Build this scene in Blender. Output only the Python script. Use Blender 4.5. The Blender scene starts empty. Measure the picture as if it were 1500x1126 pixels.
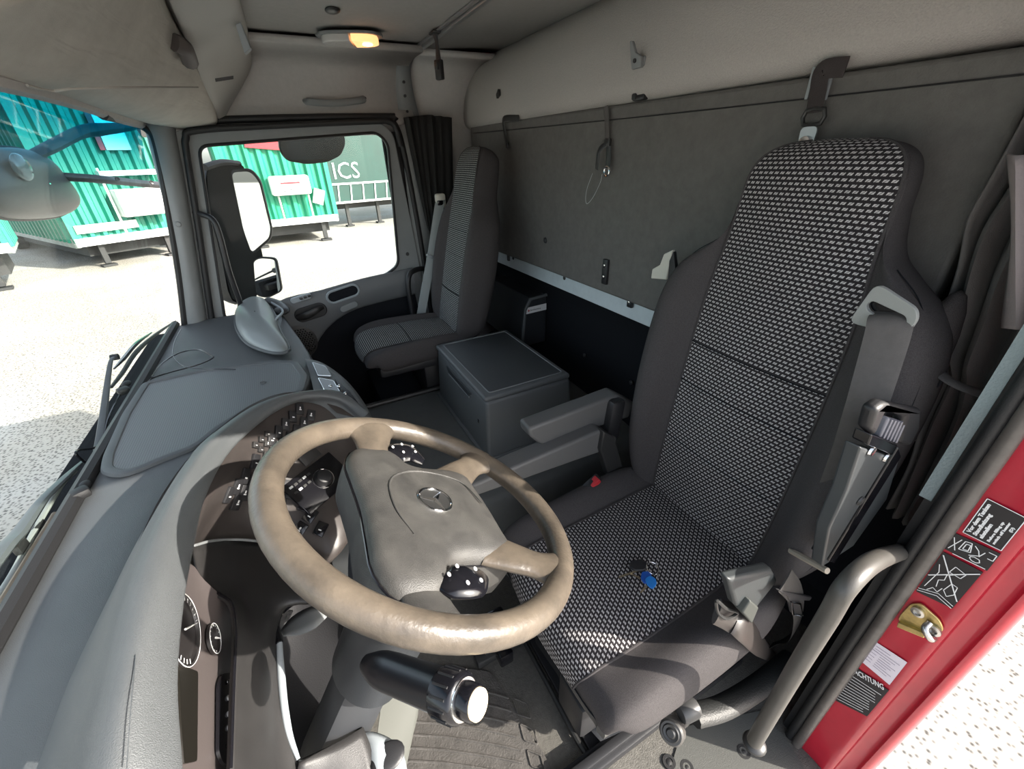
import bpy, bmesh, math, random
import numpy as np
from mathutils import Vector, Matrix
random.seed(3)
S = bpy.context.scene
COL = S.collection
# ---------------------------------------------------------------- camera
# world: X = towards the back of the cab, Y = towards the passenger side, Z = up, metres
F = 600.0
def _n(v): return v/np.linalg.norm(v)
Zc = -_n(np.array([36., 1072., F])); Yc = _n(np.array([-361., -336., F])); Yc = _n(Yc-Yc.dot(Zc)*Zc); Xc = np.cross(Yc, Zc)
R = np.stack([Xc, Yc, Zc]); CP = np.array([0., 0., 1.40])
cam = bpy.data.cameras.new('camera'); co = bpy.data.objects.new('camera', cam); COL.objects.link(co)
cam.sensor_width = 36; cam.lens = F/1500*36; cam.clip_start = .01; cam.clip_end = 400
M = Matrix((( R[0,0], -R[0,1], -R[0,2], 0), (R[1,0], -R[1,1], -R[1,2], 0), (R[2,0], -R[2,1], -R[2,2], 0), (0,0,0,1)))
M.translation = Vector(CP); co.matrix_world = M; S.camera = co
# ---------------------------------------------------------------- world, sun, exposure
S.view_settings.view_transform = 'Standard'; S.view_settings.look = 'None'; S.view_settings.gamma = 1
S.view_settings.use_curve_mapping = False; S.view_settings.exposure = 1.6
S.cycles.max_bounces = 8; S.cycles.diffuse_bounces = 5; S.cycles.transparent_max_bounces = 12
SUND = Vector((1.0, -1.0, .78)).normalized()
W = bpy.data.worlds.new('world'); S.world = W; W.use_nodes = True
nt = W.node_tree; bg = nt.nodes['Background']; sky = nt.nodes.new('ShaderNodeTexSky'); sky.sky_type = 'NISHITA'
sky.sun_disc = False; sky.sun_elevation = math.asin(SUND.z); sky.sun_rotation = math.atan2(SUND.x, SUND.y); sky.air_density = 1.0; sky.dust_density = 2.5
hs = nt.nodes.new('ShaderNodeHueSaturation'); hs.inputs['Saturation'].default_value = .45
nt.links.new(sky.outputs[0], hs.inputs['Color']); nt.links.new(hs.outputs[0], bg.inputs[0]); bg.inputs[1].default_value = .19
sl = bpy.data.lights.new('sun', 'SUN'); sl.energy = 4.4; sl.angle = .009; sl.color = (1, .93, .83)
so = bpy.data.objects.new('sun', sl); so.rotation_euler = SUND.to_track_quat('Z', 'Y').to_euler(); COL.objects.link(so)

# ---------------------------------------------------------------- helpers
def P(px, py, x=None, y=None, z=None):
    "point of the plane x=, y= or z= (metres) read off the photograph"
    r = R @ np.array([px-750., py-563., F])
    i, v = (0, x) if x is not None else (1, y) if y is not None else (2, z)
    return Vector(CP + (v-CP[i])/r[i]*r)
def V(*a): return Vector(a)
MATS = {}
def mat(name, col, rough=.6, metal=0, bump=0, scale=200, var=0, vscale=8, spec=.5, emit=None, coat=0, col2=None, detail=3, aniso=None):
    if name in MATS: return MATS[name]
    m = bpy.data.materials.new(name); m.use_nodes = True; t = m.node_tree; b = t.nodes['Principled BSDF']
    b.inputs['Base Color'].default_value = (*col, 1); b.inputs['Roughness'].default_value = rough; b.inputs['Metallic'].default_value = metal
    b.inputs['Specular IOR Level'].default_value = spec; b.inputs['Coat Weight'].default_value = coat
    tc = t.nodes.new('ShaderNodeTexCoord')
    if bump:
        n = t.nodes.new('ShaderNodeTexNoise'); n.inputs['Scale'].default_value = scale; n.inputs['Detail'].default_value = detail
        bp = t.nodes.new('ShaderNodeBump'); bp.inputs['Strength'].default_value = bump; bp.inputs['Distance'].default_value = .002
        t.links.new(tc.outputs['Object'], n.inputs['Vector']); t.links.new(n.outputs['Fac'], bp.inputs['Height']); t.links.new(bp.outputs[0], b.inputs['Normal'])
    if var or col2:
        n = t.nodes.new('ShaderNodeTexNoise'); n.inputs['Scale'].default_value = vscale; n.inputs['Detail'].default_value = 6; n.inputs['Roughness'].default_value = .65
        r = t.nodes.new('ShaderNodeValToRGB'); r.color_ramp.elements[0].position = .32; r.color_ramp.elements[1].position = .68
        c2 = col2 if col2 else tuple(min(1, c*(1+var)) for c in col); c1 = col if col2 else tuple(c*(1-var) for c in col)
        r.color_ramp.elements[0].color = (*c1, 1); r.color_ramp.elements[1].color = (*c2, 1)
        t.links.new(tc.outputs['Object'], n.inputs['Vector']); t.links.new(n.outputs['Fac'], r.inputs['Fac']); t.links.new(r.outputs['Color'], b.inputs['Base Color'])
    if emit: b.inputs['Emission Color'].default_value = (*emit[:3], 1); b.inputs['Emission Strength'].default_value = emit[3]
    MATS[name] = m; return m
def link(me, name, m, parent=None, smooth=40, solid=0, bevel=0, kind=None, label=None, off=-1):
    me.name = name
    if m is not None:
        for q in (m if isinstance(m, (list, tuple)) else [m]): me.materials.append(q)
    o = bpy.data.objects.new(name, me); COL.objects.link(o)
    if smooth:
        me.shade_smooth(); me.set_sharp_from_angle(angle=math.radians(smooth))
    if solid: s = o.modifiers.new('solid', 'SOLIDIFY'); s.thickness = solid; s.offset = off
    if bevel:
        s = o.modifiers.new('bevel', 'BEVEL'); s.width = bevel; s.segments = 3; s.limit_method = 'ANGLE'; s.angle_limit = math.radians(35); s.harden_normals = False
    if parent is not None: o.parent = parent
    if kind: o['kind'] = kind
    if label: o['label'] = label
    return o
def tag(o, label, cat, group=None, kind=None):
    o['label'] = label; o['category'] = cat
    if group: o['group'] = group
    if kind: o['kind'] = kind
    return o
def thing(name, label, cat, loc=(0, 0, 0), group=None, kind=None):
    # the Empty marks the base; parts keep world coordinates by an inverse parent matrix
    o = bpy.data.objects.new(name, None); o.empty_display_size = .05; COL.objects.link(o); o.location = loc
    o['inv'] = 1
    return tag(o, label, cat, group, kind)
def par(o, p):
    o.parent = p
    q = p; T = Vector((0, 0, 0))
    while q is not None: T = T + q.location; q = q.parent
    o.location = o.location - T
    return o
_link = link
def link(me, name, m, parent=None, **k):
    o = _link(me, name, m, None, **k)
    if parent is not None: par(o, parent)
    return o
class B:
    def __init__(s): s.bm = bmesh.new(); s.uv = None
    def box(s, c, d, rot=None, bev=0, seg=2):
        r = bmesh.ops.create_cube(s.bm, size=1); v = r['verts']
        bmesh.ops.scale(s.bm, vec=d, verts=v)
        if bev:
            e = list({e for q in v for e in q.link_edges})
            rr = bmesh.ops.bevel(s.bm, geom=e, offset=bev, segments=seg, profile=.5, affect='EDGES', clamp_overlap=True)
            v = list({q for f in rr['faces'] for q in f.verts} | {q for q in v if q.is_valid})
        if rot is not None: bmesh.ops.transform(s.bm, matrix=rot.to_4x4(), verts=v)
        bmesh.ops.translate(s.bm, vec=c, verts=v); return s
    def prism(s, pts, ext, bev=0):
        "closed polygon of 3D points extruded by the vector ext"
        a = [s.bm.verts.new(p) for p in pts]; b = [s.bm.verts.new(Vector(p)+Vector(ext)) for p in pts]; n = len(a)
        fs = [s.bm.faces.new(a), s.bm.faces.new(b[::-1])]
        for i in range(n): fs.append(s.bm.faces.new((a[i], a[i-1], b[i-1], b[i])))
        bmesh.ops.recalc_face_normals(s.bm, faces=fs); return s
    def tube(s, pts, r, n=10, sm=6, cap=True, flat=None, closed=False, up=None):
        "round (or flattened: flat=(width, thickness)) bar swept along a smoothed path"
        p = spath(pts, sm, closed) if sm else np.array([list(q) for q in pts], float)
        rr = r if isinstance(r, (list, tuple)) else [r]*len(pts)
        L = len(p); ring = []; pn = None
        for i in range(L):
            if closed: t = p[(i+1) % L]-p[i-1]
            else: t = p[min(i+1, L-1)]-p[max(i-1, 0)]
            t = _n(t)
            if pn is None:
                a = np.array(up if up is not None else ([0, 0, 1] if abs(t[2]) < .9 else [1, 0, 0]), float); pn = _n(a-a.dot(t)*t)
            elif up is not None: a = np.array(up, float); pn = _n(a-a.dot(t)*t)
            else: pn = _n(pn-pn.dot(t)*t)
            bn = np.cross(t, pn)
            f = i/(L-1) if not closed else 0; q = f*(len(rr)-1); k = min(int(q), len(rr)-2) if len(rr) > 1 else 0
            rad = rr[k]+(rr[min(k+1, len(rr)-1)]-rr[k])*(q-k)
            w, h = (rad, rad) if flat is None else (flat[0]/2*rad, flat[1]/2*rad)
            ring.append([s.bm.verts.new(p[i]+math.cos(2*math.pi*j/n)*w*bn+math.sin(2*math.pi*j/n)*h*pn) for j in range(n)])
        for i in range(L if closed else L-1):
            A, C = ring[i], ring[(i+1) % L]
            for j in range(n): s.bm.faces.new((A[j], A[(j+1) % n], C[(j+1) % n], C[j]))
        if cap and not closed: s.bm.faces.new(ring[0][::-1]); s.bm.faces.new(ring[-1])
        return s
    def lathe(s, prof, o, ax=(0, 0, 1), n=24):
        "profile of (radius, height) turned about an axis"
        ax = _n(np.array(ax, float)); a = np.array([1, 0, 0.]) if abs(ax[0]) < .9 else np.array([0, 1., 0]); a = _n(a-a.dot(ax)*ax); b = np.cross(ax, a); o = np.array(list(o))
        rs = [[s.bm.verts.new(o+h*ax+max(r, 1e-5)*(math.cos(2*math.pi*j/n)*a+math.sin(2*math.pi*j/n)*b)) for j in range(n)] for r, h in prof]
        for A, C in zip(rs, rs[1:]):
            for j in range(n): s.bm.faces.new((A[j], A[(j+1) % n], C[(j+1) % n], C[j]))
        s.bm.faces.new(rs[0][::-1]); s.bm.faces.new(rs[-1]); return s
    def ell(s, c, rad, rot=None, u=16, v=10):
        r = bmesh.ops.create_uvsphere(s.bm, u_segments=u, v_segments=v, radius=1); q = r['verts']
        bmesh.ops.scale(s.bm, vec=rad, verts=q)
        if rot is not None: bmesh.ops.transform(s.bm, matrix=rot.to_4x4(), verts=q)
        bmesh.ops.translate(s.bm, vec=c, verts=q); return s
    def end(s, name, m, parent=None, **k):
        bmesh.ops.recalc_face_normals(s.bm, faces=s.bm.faces[:])
        me = bpy.data.meshes.new(name); s.bm.to_mesh(me); s.bm.free()
        return link(me, name, m, parent, **k)
def cr(p, n, closed=False):
    "Catmull-Rom through the rows of p (k, ...) with n steps a span"
    p = np.asarray(p, float); k = len(p); out = []
    for i in range(k if closed else k-1):
        if closed: a, b, c, d = p[i-1], p[i], p[(i+1) % k], p[(i+2) % k]
        else:
            b, c = p[i], p[i+1]; a = p[i-1] if i else 2*b-c; d = p[i+2] if i+2 < k else 2*c-b
        for j in range(n):
            t = j/n; out.append(.5*((2*b)+(-a+c)*t+(2*a-5*b+4*c-d)*t*t+(-a+3*b-3*c+d)*t**3))
    if not closed: out.append(p[-1])
    return np.array(out)
def spath(pts, n, closed=False): return cr([list(q) for q in pts], n, closed)
def net(name, rows, m, parent=None, nu=5, nv=5, closed=False, capends=False, smooth=50, solid=0, **k):
    "smooth skin through a grid of control points; UV in metres"
    g = np.array([[list(q) for q in r] for r in rows], float)
    g = cr(g, nu) if nu > 1 else g
    g = np.swapaxes(cr(np.swapaxes(g, 0, 1), nv, closed), 0, 1) if nv > 1 else g
    a, b = g.shape[:2]; vs = g.reshape(-1, 3); fs = []
    bb = b if closed else b-1
    for i in range(a-1):
        for j in range(bb): fs.append((i*b+j, i*b+(j+1) % b, (i+1)*b+(j+1) % b, (i+1)*b+j))
    if capends: fs.append(tuple(range(b))[::-1]); fs.append(tuple((a-1)*b+j for j in range(b)))
    me = bpy.data.meshes.new(name); me.from_pydata(vs.tolist(), [], fs)
    U = np.zeros((a, b)); Vv = np.zeros((a, b))
    U[:, 1:] = np.cumsum(np.linalg.norm(np.diff(g, axis=1), axis=2), axis=1); U -= U[:, b//2:b//2+1]
    Vv[1:] = np.cumsum(np.linalg.norm(np.diff(g, axis=0), axis=2).mean(1))[:, None]
    uv = me.uv_layers.new(name='UVMap')
    for l in me.loops:
        i, j = divmod(l.vertex_index, b); uv.data[l.index].uv = (U[i, j], Vv[i, j])
    me.update()
    return link(me, name, m, parent, smooth=smooth, solid=solid, **k)
def plate(name, outer, holes, thick, m, parent=None, **k):
    "flat sheet with holes; outer and holes are lists of 3D points in one plane, thick a vector"
    bm = bmesh.new(); ed = []
    for lp in [outer]+list(holes):
        v = [bm.verts.new(p) for p in lp]
        for i in range(len(v)): ed.append(bm.edges.new((v[i-1], v[i])))
    r = bmesh.ops.triangle_fill(bm, edges=ed, use_beauty=True)
    fs = [f for f in bm.faces]
    ex = bmesh.ops.extrude_face_region(bm, geom=fs)
    vv = [g for g in ex['geom'] if isinstance(g, bmesh.types.BMVert)]
    bmesh.ops.translate(bm, vec=thick, verts=vv)
    bmesh.ops.recalc_face_normals(bm, faces=bm.faces[:])
    me = bpy.data.meshes.new(name); bm.to_mesh(me); bm.free(); k.setdefault('smooth', 30)
    return link(me, name, m, parent, **k)
def rpoly(pts, r=.03, n=4):
    "round the corners of a polygon"
    out = []; k = len(pts); pts = [Vector(p) for p in pts]
    for i in range(k):
        a, b, c = pts[i-1], pts[i], pts[(i+1) % k]
        d1 = (a-b); d2 = (c-b); q = min(r, d1.length*.45, d2.length*.45)
        p1 = b+d1.normalized()*q; p2 = b+d2.normalized()*q
        for j in range(n+1):
            t = j/n; out.append(p1*(1-t)**2+b*2*t*(1-t)+p2*t*t)
    return out
def text(body, size, o, u, v, m, parent, name='lettering', bold=0, align='LEFT', sx=1):
    c = bpy.data.curves.new('t', 'FONT'); c.body = body; c.size = size; c.extrude = .0002; c.offset = bold; c.align_x = align; c.resolution_u = 2
    t = bpy.data.objects.new('t', c); me = bpy.data.meshes.new_from_object(t); bpy.data.objects.remove(t)
    u = Vector(u).normalized(); n = u.cross(Vector(v)).normalized(); v = n.cross(u)
    M = Matrix((u*sx, v, n)).transposed().to_4x4(); M.translation = Vector(o); me.transform(M)
    me.materials.clear()
    return link(me, name, m, parent, smooth=0)
def quad_frame(a, b, c, d):
    "bilinear map of a quad a(0,0) b(1,0) c(1,1) d(0,1)"
    return lambda s, t: a*(1-s)*(1-t)+b*s*(1-t)+c*s*t+d*(1-s)*t
def lines(name, segs, w, fr, nrm, m, parent, **k):
    "flat strokes drawn on a label: segs are lists of (s, t) in the quad frame"
    bm = B()
    for sg in segs:
        pts = [fr(*q)+nrm for q in sg]
        for a, b in zip(pts, pts[1:]):
            t = (b-a)
            if t.length < 1e-6: continue
            sd = t.normalized().cross(Vector(nrm).normalized())*w/2
            bm.prism([a+sd, b+sd, b-sd, a-sd], Vector(nrm).normalized()*.0003)
    return bm.end(name, m, parent, smooth=0, **k)

# ---------------------------------------------------------------- materials
DASH = mat('dash_plastic', (.080, .086, .090), .5, bump=.5, scale=900, var=.10, vscale=5)
DASHD = mat('dash_dark_plastic', (.025, .024, .024), .42, bump=.2, scale=900, var=.2, vscale=9)
FASC = mat('fascia_plastic', (.04, .034, .032), .4, bump=.12, scale=900, var=.15, vscale=14)
GLOSS = mat('gloss_black', (.006, .006, .008), .16)
RUBBER = mat('rubber', (.012, .012, .013), .55, bump=.2, scale=500)
TRIM = mat('grey_trim', (.20, .21, .215), .55, bump=.2, scale=800, var=.05)
TRIML = mat('light_trim', (.30, .33, .35), .45, bump=.1, scale=800)
HEAD = mat('headliner', (.42, .40, .378), .95, bump=.7, scale=420, var=.07, vscale=300, spec=.1)
HEADC = mat('ceiling_board', (.44, .425, .41), .85, bump=.35, scale=500, var=.04, vscale=60, spec=.2)
BUNK = mat('bunk_vinyl', (.125, .12, .114), .62, bump=.35, scale=350, var=.1, vscale=40, spec=.3)
FELT = mat('black_felt', (.013, .014, .017), .95, bump=.5, scale=300, spec=.1)
SEATF = mat('seat_cloth', (.064, .059, .060), .92, bump=.6, scale=1100, var=.25, vscale=600, spec=.15)
SEATP = mat('seat_plastic', (.10, .10, .10), .5, bump=.2, scale=700)
BLK = mat('black_plastic', (.018, .018, .02), .45, bump=.15, scale=700)
BELT = mat('belt_webbing', (.085, .078, .075), .7, bump=.4, scale=900, var=.1, vscale=50)
METAL = mat('bare_metal', (.55, .53, .5), .3, metal=1, var=.15, vscale=60)
CHROME = mat('chrome', (.8, .8, .8), .12, metal=1)
DMET = mat('dark_metal', (.06, .06, .06), .4, metal=.6)
ALU = mat('aluminium', (.45, .46, .47), .35, metal=.8)
STRIP = mat('rear_strip_paint', (.55, .61, .64), .5, var=.06, vscale=20)
WHITE = mat('white_print', (.8, .8, .8), .5)
CREAM = mat('cream_plastic', (.62, .6, .53), .5)
RED = mat('red_paint', (.42, .012, .03), .28, coat=.3, var=.12, vscale=9)
REDP = mat('red_plastic', (.5, .03, .04), .4)
BLUE = mat('blue_plastic', (.02, .20, .62), .35)
GOLD = mat('zinc_yellow', (.62, .47, .2), .3, metal=.9, var=.25, vscale=60)
BOXP = mat('storage_box_plastic', (.105, .113, .118), .45, bump=.3, scale=800)
TUBE = mat('grab_tube', (.062, .058, .052), .42, bump=.1, scale=600, var=.1, vscale=30)
CURT = mat('curtain_cloth', (.012, .012, .012), .9, bump=.3, scale=500)
CURTG = mat('grey_curtain_cloth', (.115, .108, .104), .8, bump=.3, scale=600, var=.08, vscale=30)
LABELK = mat('label_black', (.02, .018, .02), .35)
LABELW = mat('label_white', (.72, .66, .72), .4)
MIRROR = mat('mirror_glass', (.86, .88, .88), .02, metal=1)
RIM = mat('wheel_rim_leather', (.055, .046, .037), .34, bump=.3, scale=160, vscale=18, col2=(.115, .094, .072), spec=.5)
HUB = mat('wheel_hub_plastic', (.036, .035, .034), .45, bump=.4, scale=900, vscale=26, col2=(.066, .064, .060))
MATF = mat('rubber_mat', (.07, .065, .06), .6, bump=.7, scale=260, var=.25, vscale=30)
FLOORM = mat('floor_vinyl', (.095, .09, .08), .55, bump=.7, scale=420, var=.2, vscale=90)
TUNNEL = mat('tunnel_lining', (.10, .105, .105), .6, bump=.3, scale=400, var=.1)
GREEN = mat('green_paint', (.012, .21, .14), .5, var=.12, vscale=1.2)
GREEND = mat('dark_green_tarp', (.002, .038, .029), .5, var=.15, vscale=1.5)
TRW = mat('trailer_white', (.75, .75, .72), .5, var=.08, vscale=3)
TRG = mat('trailer_grey', (.35, .38, .36), .6, var=.2, vscale=4)
TRK = mat('trailer_dark', (.03, .03, .03), .7)

def ground_mat():
    m = bpy.data.materials.new('gravel_concrete'); m.use_nodes = True; t = m.node_tree; b = t.nodes['Principled BSDF']; b.inputs['Roughness'].default_value = .9
    tc = t.nodes.new('ShaderNodeTexCoord')
    v = t.nodes.new('ShaderNodeTexVoronoi'); v.inputs['Scale'].default_value = 30
    r = t.nodes.new('ShaderNodeValToRGB'); r.color_ramp.elements[0].position = .12; r.color_ramp.elements[0].color = (.07, .065, .06, 1); r.color_ramp.elements[1].position = .5; r.color_ramp.elements[1].color = (.46, .44, .41, 1)
    n = t.nodes.new('ShaderNodeTexNoise'); n.inputs['Scale'].default_value = .45; n.inputs['Detail'].default_value = 8
    r2 = t.nodes.new('ShaderNodeValToRGB'); r2.color_ramp.elements[0].position = .42; r2.color_ramp.elements[0].color = (.86, .82, .76, 1); r2.color_ramp.elements[1].position = .62; r2.color_ramp.elements[1].color = (1, 1, 1, 1)
    mx = t.nodes.new('ShaderNodeMix'); mx.data_type = 'RGBA'; mx.blend_type = 'MULTIPLY'; mx.inputs[0].default_value = 1
    for x in (v, n): t.links.new(tc.outputs['Object'], x.inputs['Vector'])
    t.links.new(v.outputs['Distance'], r.inputs['Fac']); t.links.new(n.outputs['Fac'], r2.inputs['Fac'])
    t.links.new(r.outputs[0], mx.inputs[6]); t.links.new(r2.outputs[0], mx.inputs[7]); t.links.new(mx.outputs[2], b.inputs['Base Color'])
    bp = t.nodes.new('ShaderNodeBump'); bp.inputs['Strength'].default_value = .6; bp.inputs['Distance'].default_value = .006
    t.links.new(v.outputs['Distance'], bp.inputs['Height']); t.links.new(bp.outputs[0], b.inputs['Normal'])
    return m
def pattern_mat(name, cu, cv, dark, light, fill=.33, slit=True, skew=.22):
    "woven seat cloth: staggered rows of small pale dashes on black (UV in metres)"
    m = bpy.data.materials.new(name); m.use_nodes = True; t = m.node_tree; b = t.nodes['Principled BSDF']; b.inputs['Roughness'].default_value = .9; b.inputs['Specular IOR Level'].default_value = .15
    uv = t.nodes.new('ShaderNodeUVMap'); sp = t.nodes.new('ShaderNodeSeparateXYZ'); t.links.new(uv.outputs[0], sp.inputs[0])
    def mt(op, a, bb=None, c=None):
        n = t.nodes.new('ShaderNodeMath'); n.operation = op
        for i, q in enumerate((a, bb, c)):
            if q is None: continue
            if isinstance(q, (int, float)): n.inputs[i].default_value = q
            else: t.links.new(q, n.inputs[i])
        return n.outputs[0]
    vv = mt('DIVIDE', sp.outputs[1], cv); row = mt('FLOOR', vv); fv = mt('SUBTRACT', mt('FRACT', vv), .5)
    st = mt('MULTIPLY', mt('MODULO', mt('ABSOLUTE', row), 2.0), .5)
    uu = mt('ADD', mt('ADD', mt('DIVIDE', sp.outputs[0], cu), st), mt('MULTIPLY', fv, skew))
    fu = mt('SUBTRACT', mt('FRACT', mt('ADD', uu, 100.0)), .5)
    a = mt('LESS_THAN', mt('ABSOLUTE', fu), fill); c = mt('LESS_THAN', mt('ABSOLUTE', fv), fill-.07)
    k = mt('MULTIPLY', a, c)
    if slit: k = mt('MULTIPLY', k, mt('GREATER_THAN', mt('ABSOLUTE', mt('ADD', fu, mt('MULTIPLY', fv, .5))), .055))
    tc = t.nodes.new('ShaderNodeTexCoord'); n = t.nodes.new('ShaderNodeTexNoise'); n.inputs['Scale'].default_value = 30; t.links.new(tc.outputs['Object'], n.inputs[0])
    k = mt('MULTIPLY', k, mt('ADD', mt('MULTIPLY', n.outputs[0], .6), .7))
    mx = t.nodes.new('ShaderNodeMix'); mx.data_type = 'RGBA'; t.links.new(k, mx.inputs[0]); mx.inputs[6].default_value = (*dark, 1); mx.inputs[7].default_value = (*light, 1)
    t.links.new(mx.outputs[2], b.inputs['Base Color'])
    bp = t.nodes.new('ShaderNodeBump'); bp.inputs['Strength'].default_value = .5; bp.inputs['Distance'].default_value = .0015; t.links.new(k, bp.inputs['Height']); t.links.new(bp.outputs[0], b.inputs['Normal'])
    return m
def perforated_mat():
    m = bpy.data.materials.new('perforated_tray'); m.use_nodes = True; t = m.node_tree; b = t.nodes['Principled BSDF']; b.inputs['Roughness'].default_value = .5
    uv = t.nodes.new('ShaderNodeTexCoord'); v = t.nodes.new('ShaderNodeTexVoronoi'); v.inputs['Randomness'].default_value = 0; v.inputs['Scale'].default_value = 190
    t.links.new(uv.outputs['Object'], v.inputs['Vector']); r = t.nodes.new('ShaderNodeValToRGB'); r.color_ramp.elements[0].position = .25; r.color_ramp.elements[0].color = (.05, .055, .06, 1); r.color_ramp.elements[1].position = .5; r.color_ramp.elements[1].color = (.13, .14, .145, 1)
    t.links.new(v.outputs['Distance'], r.inputs[0]); t.links.new(r.outputs[0], b.inputs['Base Color'])
    bp = t.nodes.new('ShaderNodeBump'); bp.inputs['Strength'].default_value = .6; bp.inputs['Distance'].default_value = .001; t.links.new(v.outputs['Distance'], bp.inputs['Height']); t.links.new(bp.outputs[0], b.inputs['Normal'])
    return m
def glass_mat(name, tint=(.93, .96, .95), grad=False):
    m = bpy.data.materials.new(name); m.use_nodes = True; t = m.node_tree; t.nodes.clear()
    o = t.nodes.new('ShaderNodeOutputMaterial'); tr = t.nodes.new('ShaderNodeBsdfTransparent'); gl = t.nodes.new('ShaderNodeBsdfGlossy'); gl.inputs['Roughness'].default_value = .02
    fr = t.nodes.new('ShaderNodeMath'); fr.operation = 'MULTIPLY_ADD'; fr.inputs[1].default_value = .25; fr.inputs[2].default_value = .006; mx = t.nodes.new('ShaderNodeMixShader')
    lw = t.nodes.new('ShaderNodeLayerWeight'); pw = t.nodes.new('ShaderNodeMath'); pw.operation = 'POWER'; pw.inputs[1].default_value = 5
    t.links.new(lw.outputs['Facing'], pw.inputs[0]); t.links.new(pw.outputs[0], fr.inputs[0])
    tr.inputs[0].default_value = (*tint, 1)
    if grad:
        tc = t.nodes.new('ShaderNodeTexCoord'); sp = t.nodes.new('ShaderNodeSeparateXYZ'); t.links.new(tc.outputs['Object'], sp.inputs[0])
        mr = t.nodes.new('ShaderNodeMapRange'); mr.inputs['From Min'].default_value = 1.33; mr.inputs['From Max'].default_value = 1.50
        t.links.new(sp.outputs[2], mr.inputs[0]); c = t.nodes.new('ShaderNodeValToRGB'); c.color_ramp.elements[0].color = (*tint, 1); c.color_ramp.elements[1].color = (.06, .42, .55, 1)
        t.links.new(mr.outputs[0], c.inputs[0]); t.links.new(c.outputs[0], tr.inputs[0])
    t.links.new(fr.outputs[0], mx.inputs[0]); t.links.new(tr.outputs[0], mx.inputs[1]); t.links.new(gl.outputs[0], mx.inputs[2]); t.links.new(mx.outputs[0], o.inputs[0])
    return m
GROUND = ground_mat(); PERF = perforated_mat(); GLASS = glass_mat('side_glass'); WGLASS = glass_mat('windscreen_glass', grad=True)
PAT = pattern_mat('seat_pattern', .0112, .0086, (.026, .023, .025), (.50, .48, .48), fill=.31, slit=True, skew=.35)
PATP = pattern_mat('seat_pattern_fine', .0085, .0080, (.03, .032, .033), (.40, .41, .41), fill=.28, slit=False, skew=.5)
# ================================================================ setting
def struct(o, label, cat='structure'):
    o['kind'] = 'structure'; o['label'] = label; o['category'] = cat; return o
GZ = -1.25
b = B(); b.box((10, 20, GZ-.05), (160, 140, .1)); struct(b.end('ground', GROUND, smooth=0), 'pale gravelly concrete yard outside the windows and the open door', 'ground')

YW = 2.25          # inner face of the passenger side
# ---- floor and engine tunnel
b = B(); b.box((.22, 1.15, .07), (1.76, 2.24, .10)); fl = struct(b.end('floor', FLOORM, smooth=0), 'dark speckled vinyl cab floor in front of the driver seat', 'floor')
rows = []
for x in (-.12, .3, .75, 1.04):
    rows.append([V(x, .86, .12), V(x, .90, .36), V(x, .96, .425), V(x, 1.2, .435), V(x, 1.62, .435), V(x, 1.70, .40), V(x, 1.74, .12)])
net('engine_tunnel', rows, TUNNEL, fl, nu=1, nv=5, smooth=50)
b = B(); b.tube([(-.1, 1.675, .445), (.3, 1.675, .445), (1.0, 1.675, .445)], .012, sm=1); b.end('tunnel_edge_trim', DASHD, fl)
b = B(); b.box((.62, 1.98, .25), (.84, .5, .26), bev=.01); b.end('seat_plinth', FELT, fl)
# ---- roof and back wall
rows = []
for y in (-.0, 1.1, 2.17):
    rows.append([V(-.42, y, 1.62), V(-.30, y, 1.75), V(-.1, y, 1.79), V(.3, y, 1.795), V(.66, y, 1.795), V(.9, y, 1.81), V(1.12, y, 1.82)])
ce = struct(net('ceiling', rows, HEADC, nu=1, nv=5, solid=.03, off=1), 'grey brown lined cab ceiling around the dome light', 'ceiling')
b = B(); b.box((.35, 1.15, 1.93), (1.75, 2.42, .03)); b.end('roof_leak_guard', RED, ce, smooth=0); b = B(); b.box((1.155, 1.15, 1.5), (.02, 2.42, .85)); b.end('rear_leak_guard', RED, ce, smooth=0)  # unseen outer skins over roof and rear, added to block light leaks
b = B(); b.box((.38, 2.345, 1.75), (1.6, .02, .36)); b.end('side_leak_guard', RED, ce, smooth=0); b = B(); b.box((.90, 2.345, .9), (.56, .02, 1.6)); b.end('side_leak_guard', RED, ce, smooth=0)  # unseen side skins, added to keep outside light from leaking in
# cove between ceiling and passenger side wall
rows = []
for x in (-.40, .0, .3, .655):
    rows.append([V(x, 1.98, 1.787), V(x, 2.14, 1.786), V(x, 2.222, 1.765), V(x, 2.252, 1.72), V(x, 2.268, 1.66), V(x, 2.262, 1.60), V(x, 2.235, 1.545), V(x, 2.30, 1.52)])
wr = struct(net('wall_right', rows, HEADC, nu=1, nv=5, solid=.02, off=1), 'grey brown upper side wall above the passenger door window', 'wall')
rows = []
for x in (.665, .85, 1.08):
    rows.append([V(x, 2.08, 1.797), V(x, 2.19, 1.79), V(x, 2.255, 1.745), V(x, 2.285, 1.66), V(x, 2.285, 1.56), V(x, 2.285, 1.30), V(x, 2.285, .80), V(x, 2.285, .10)])
net('rear_side_panel', rows, HEADC, wr, nu=1, nv=4, solid=.02, off=1)
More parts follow.
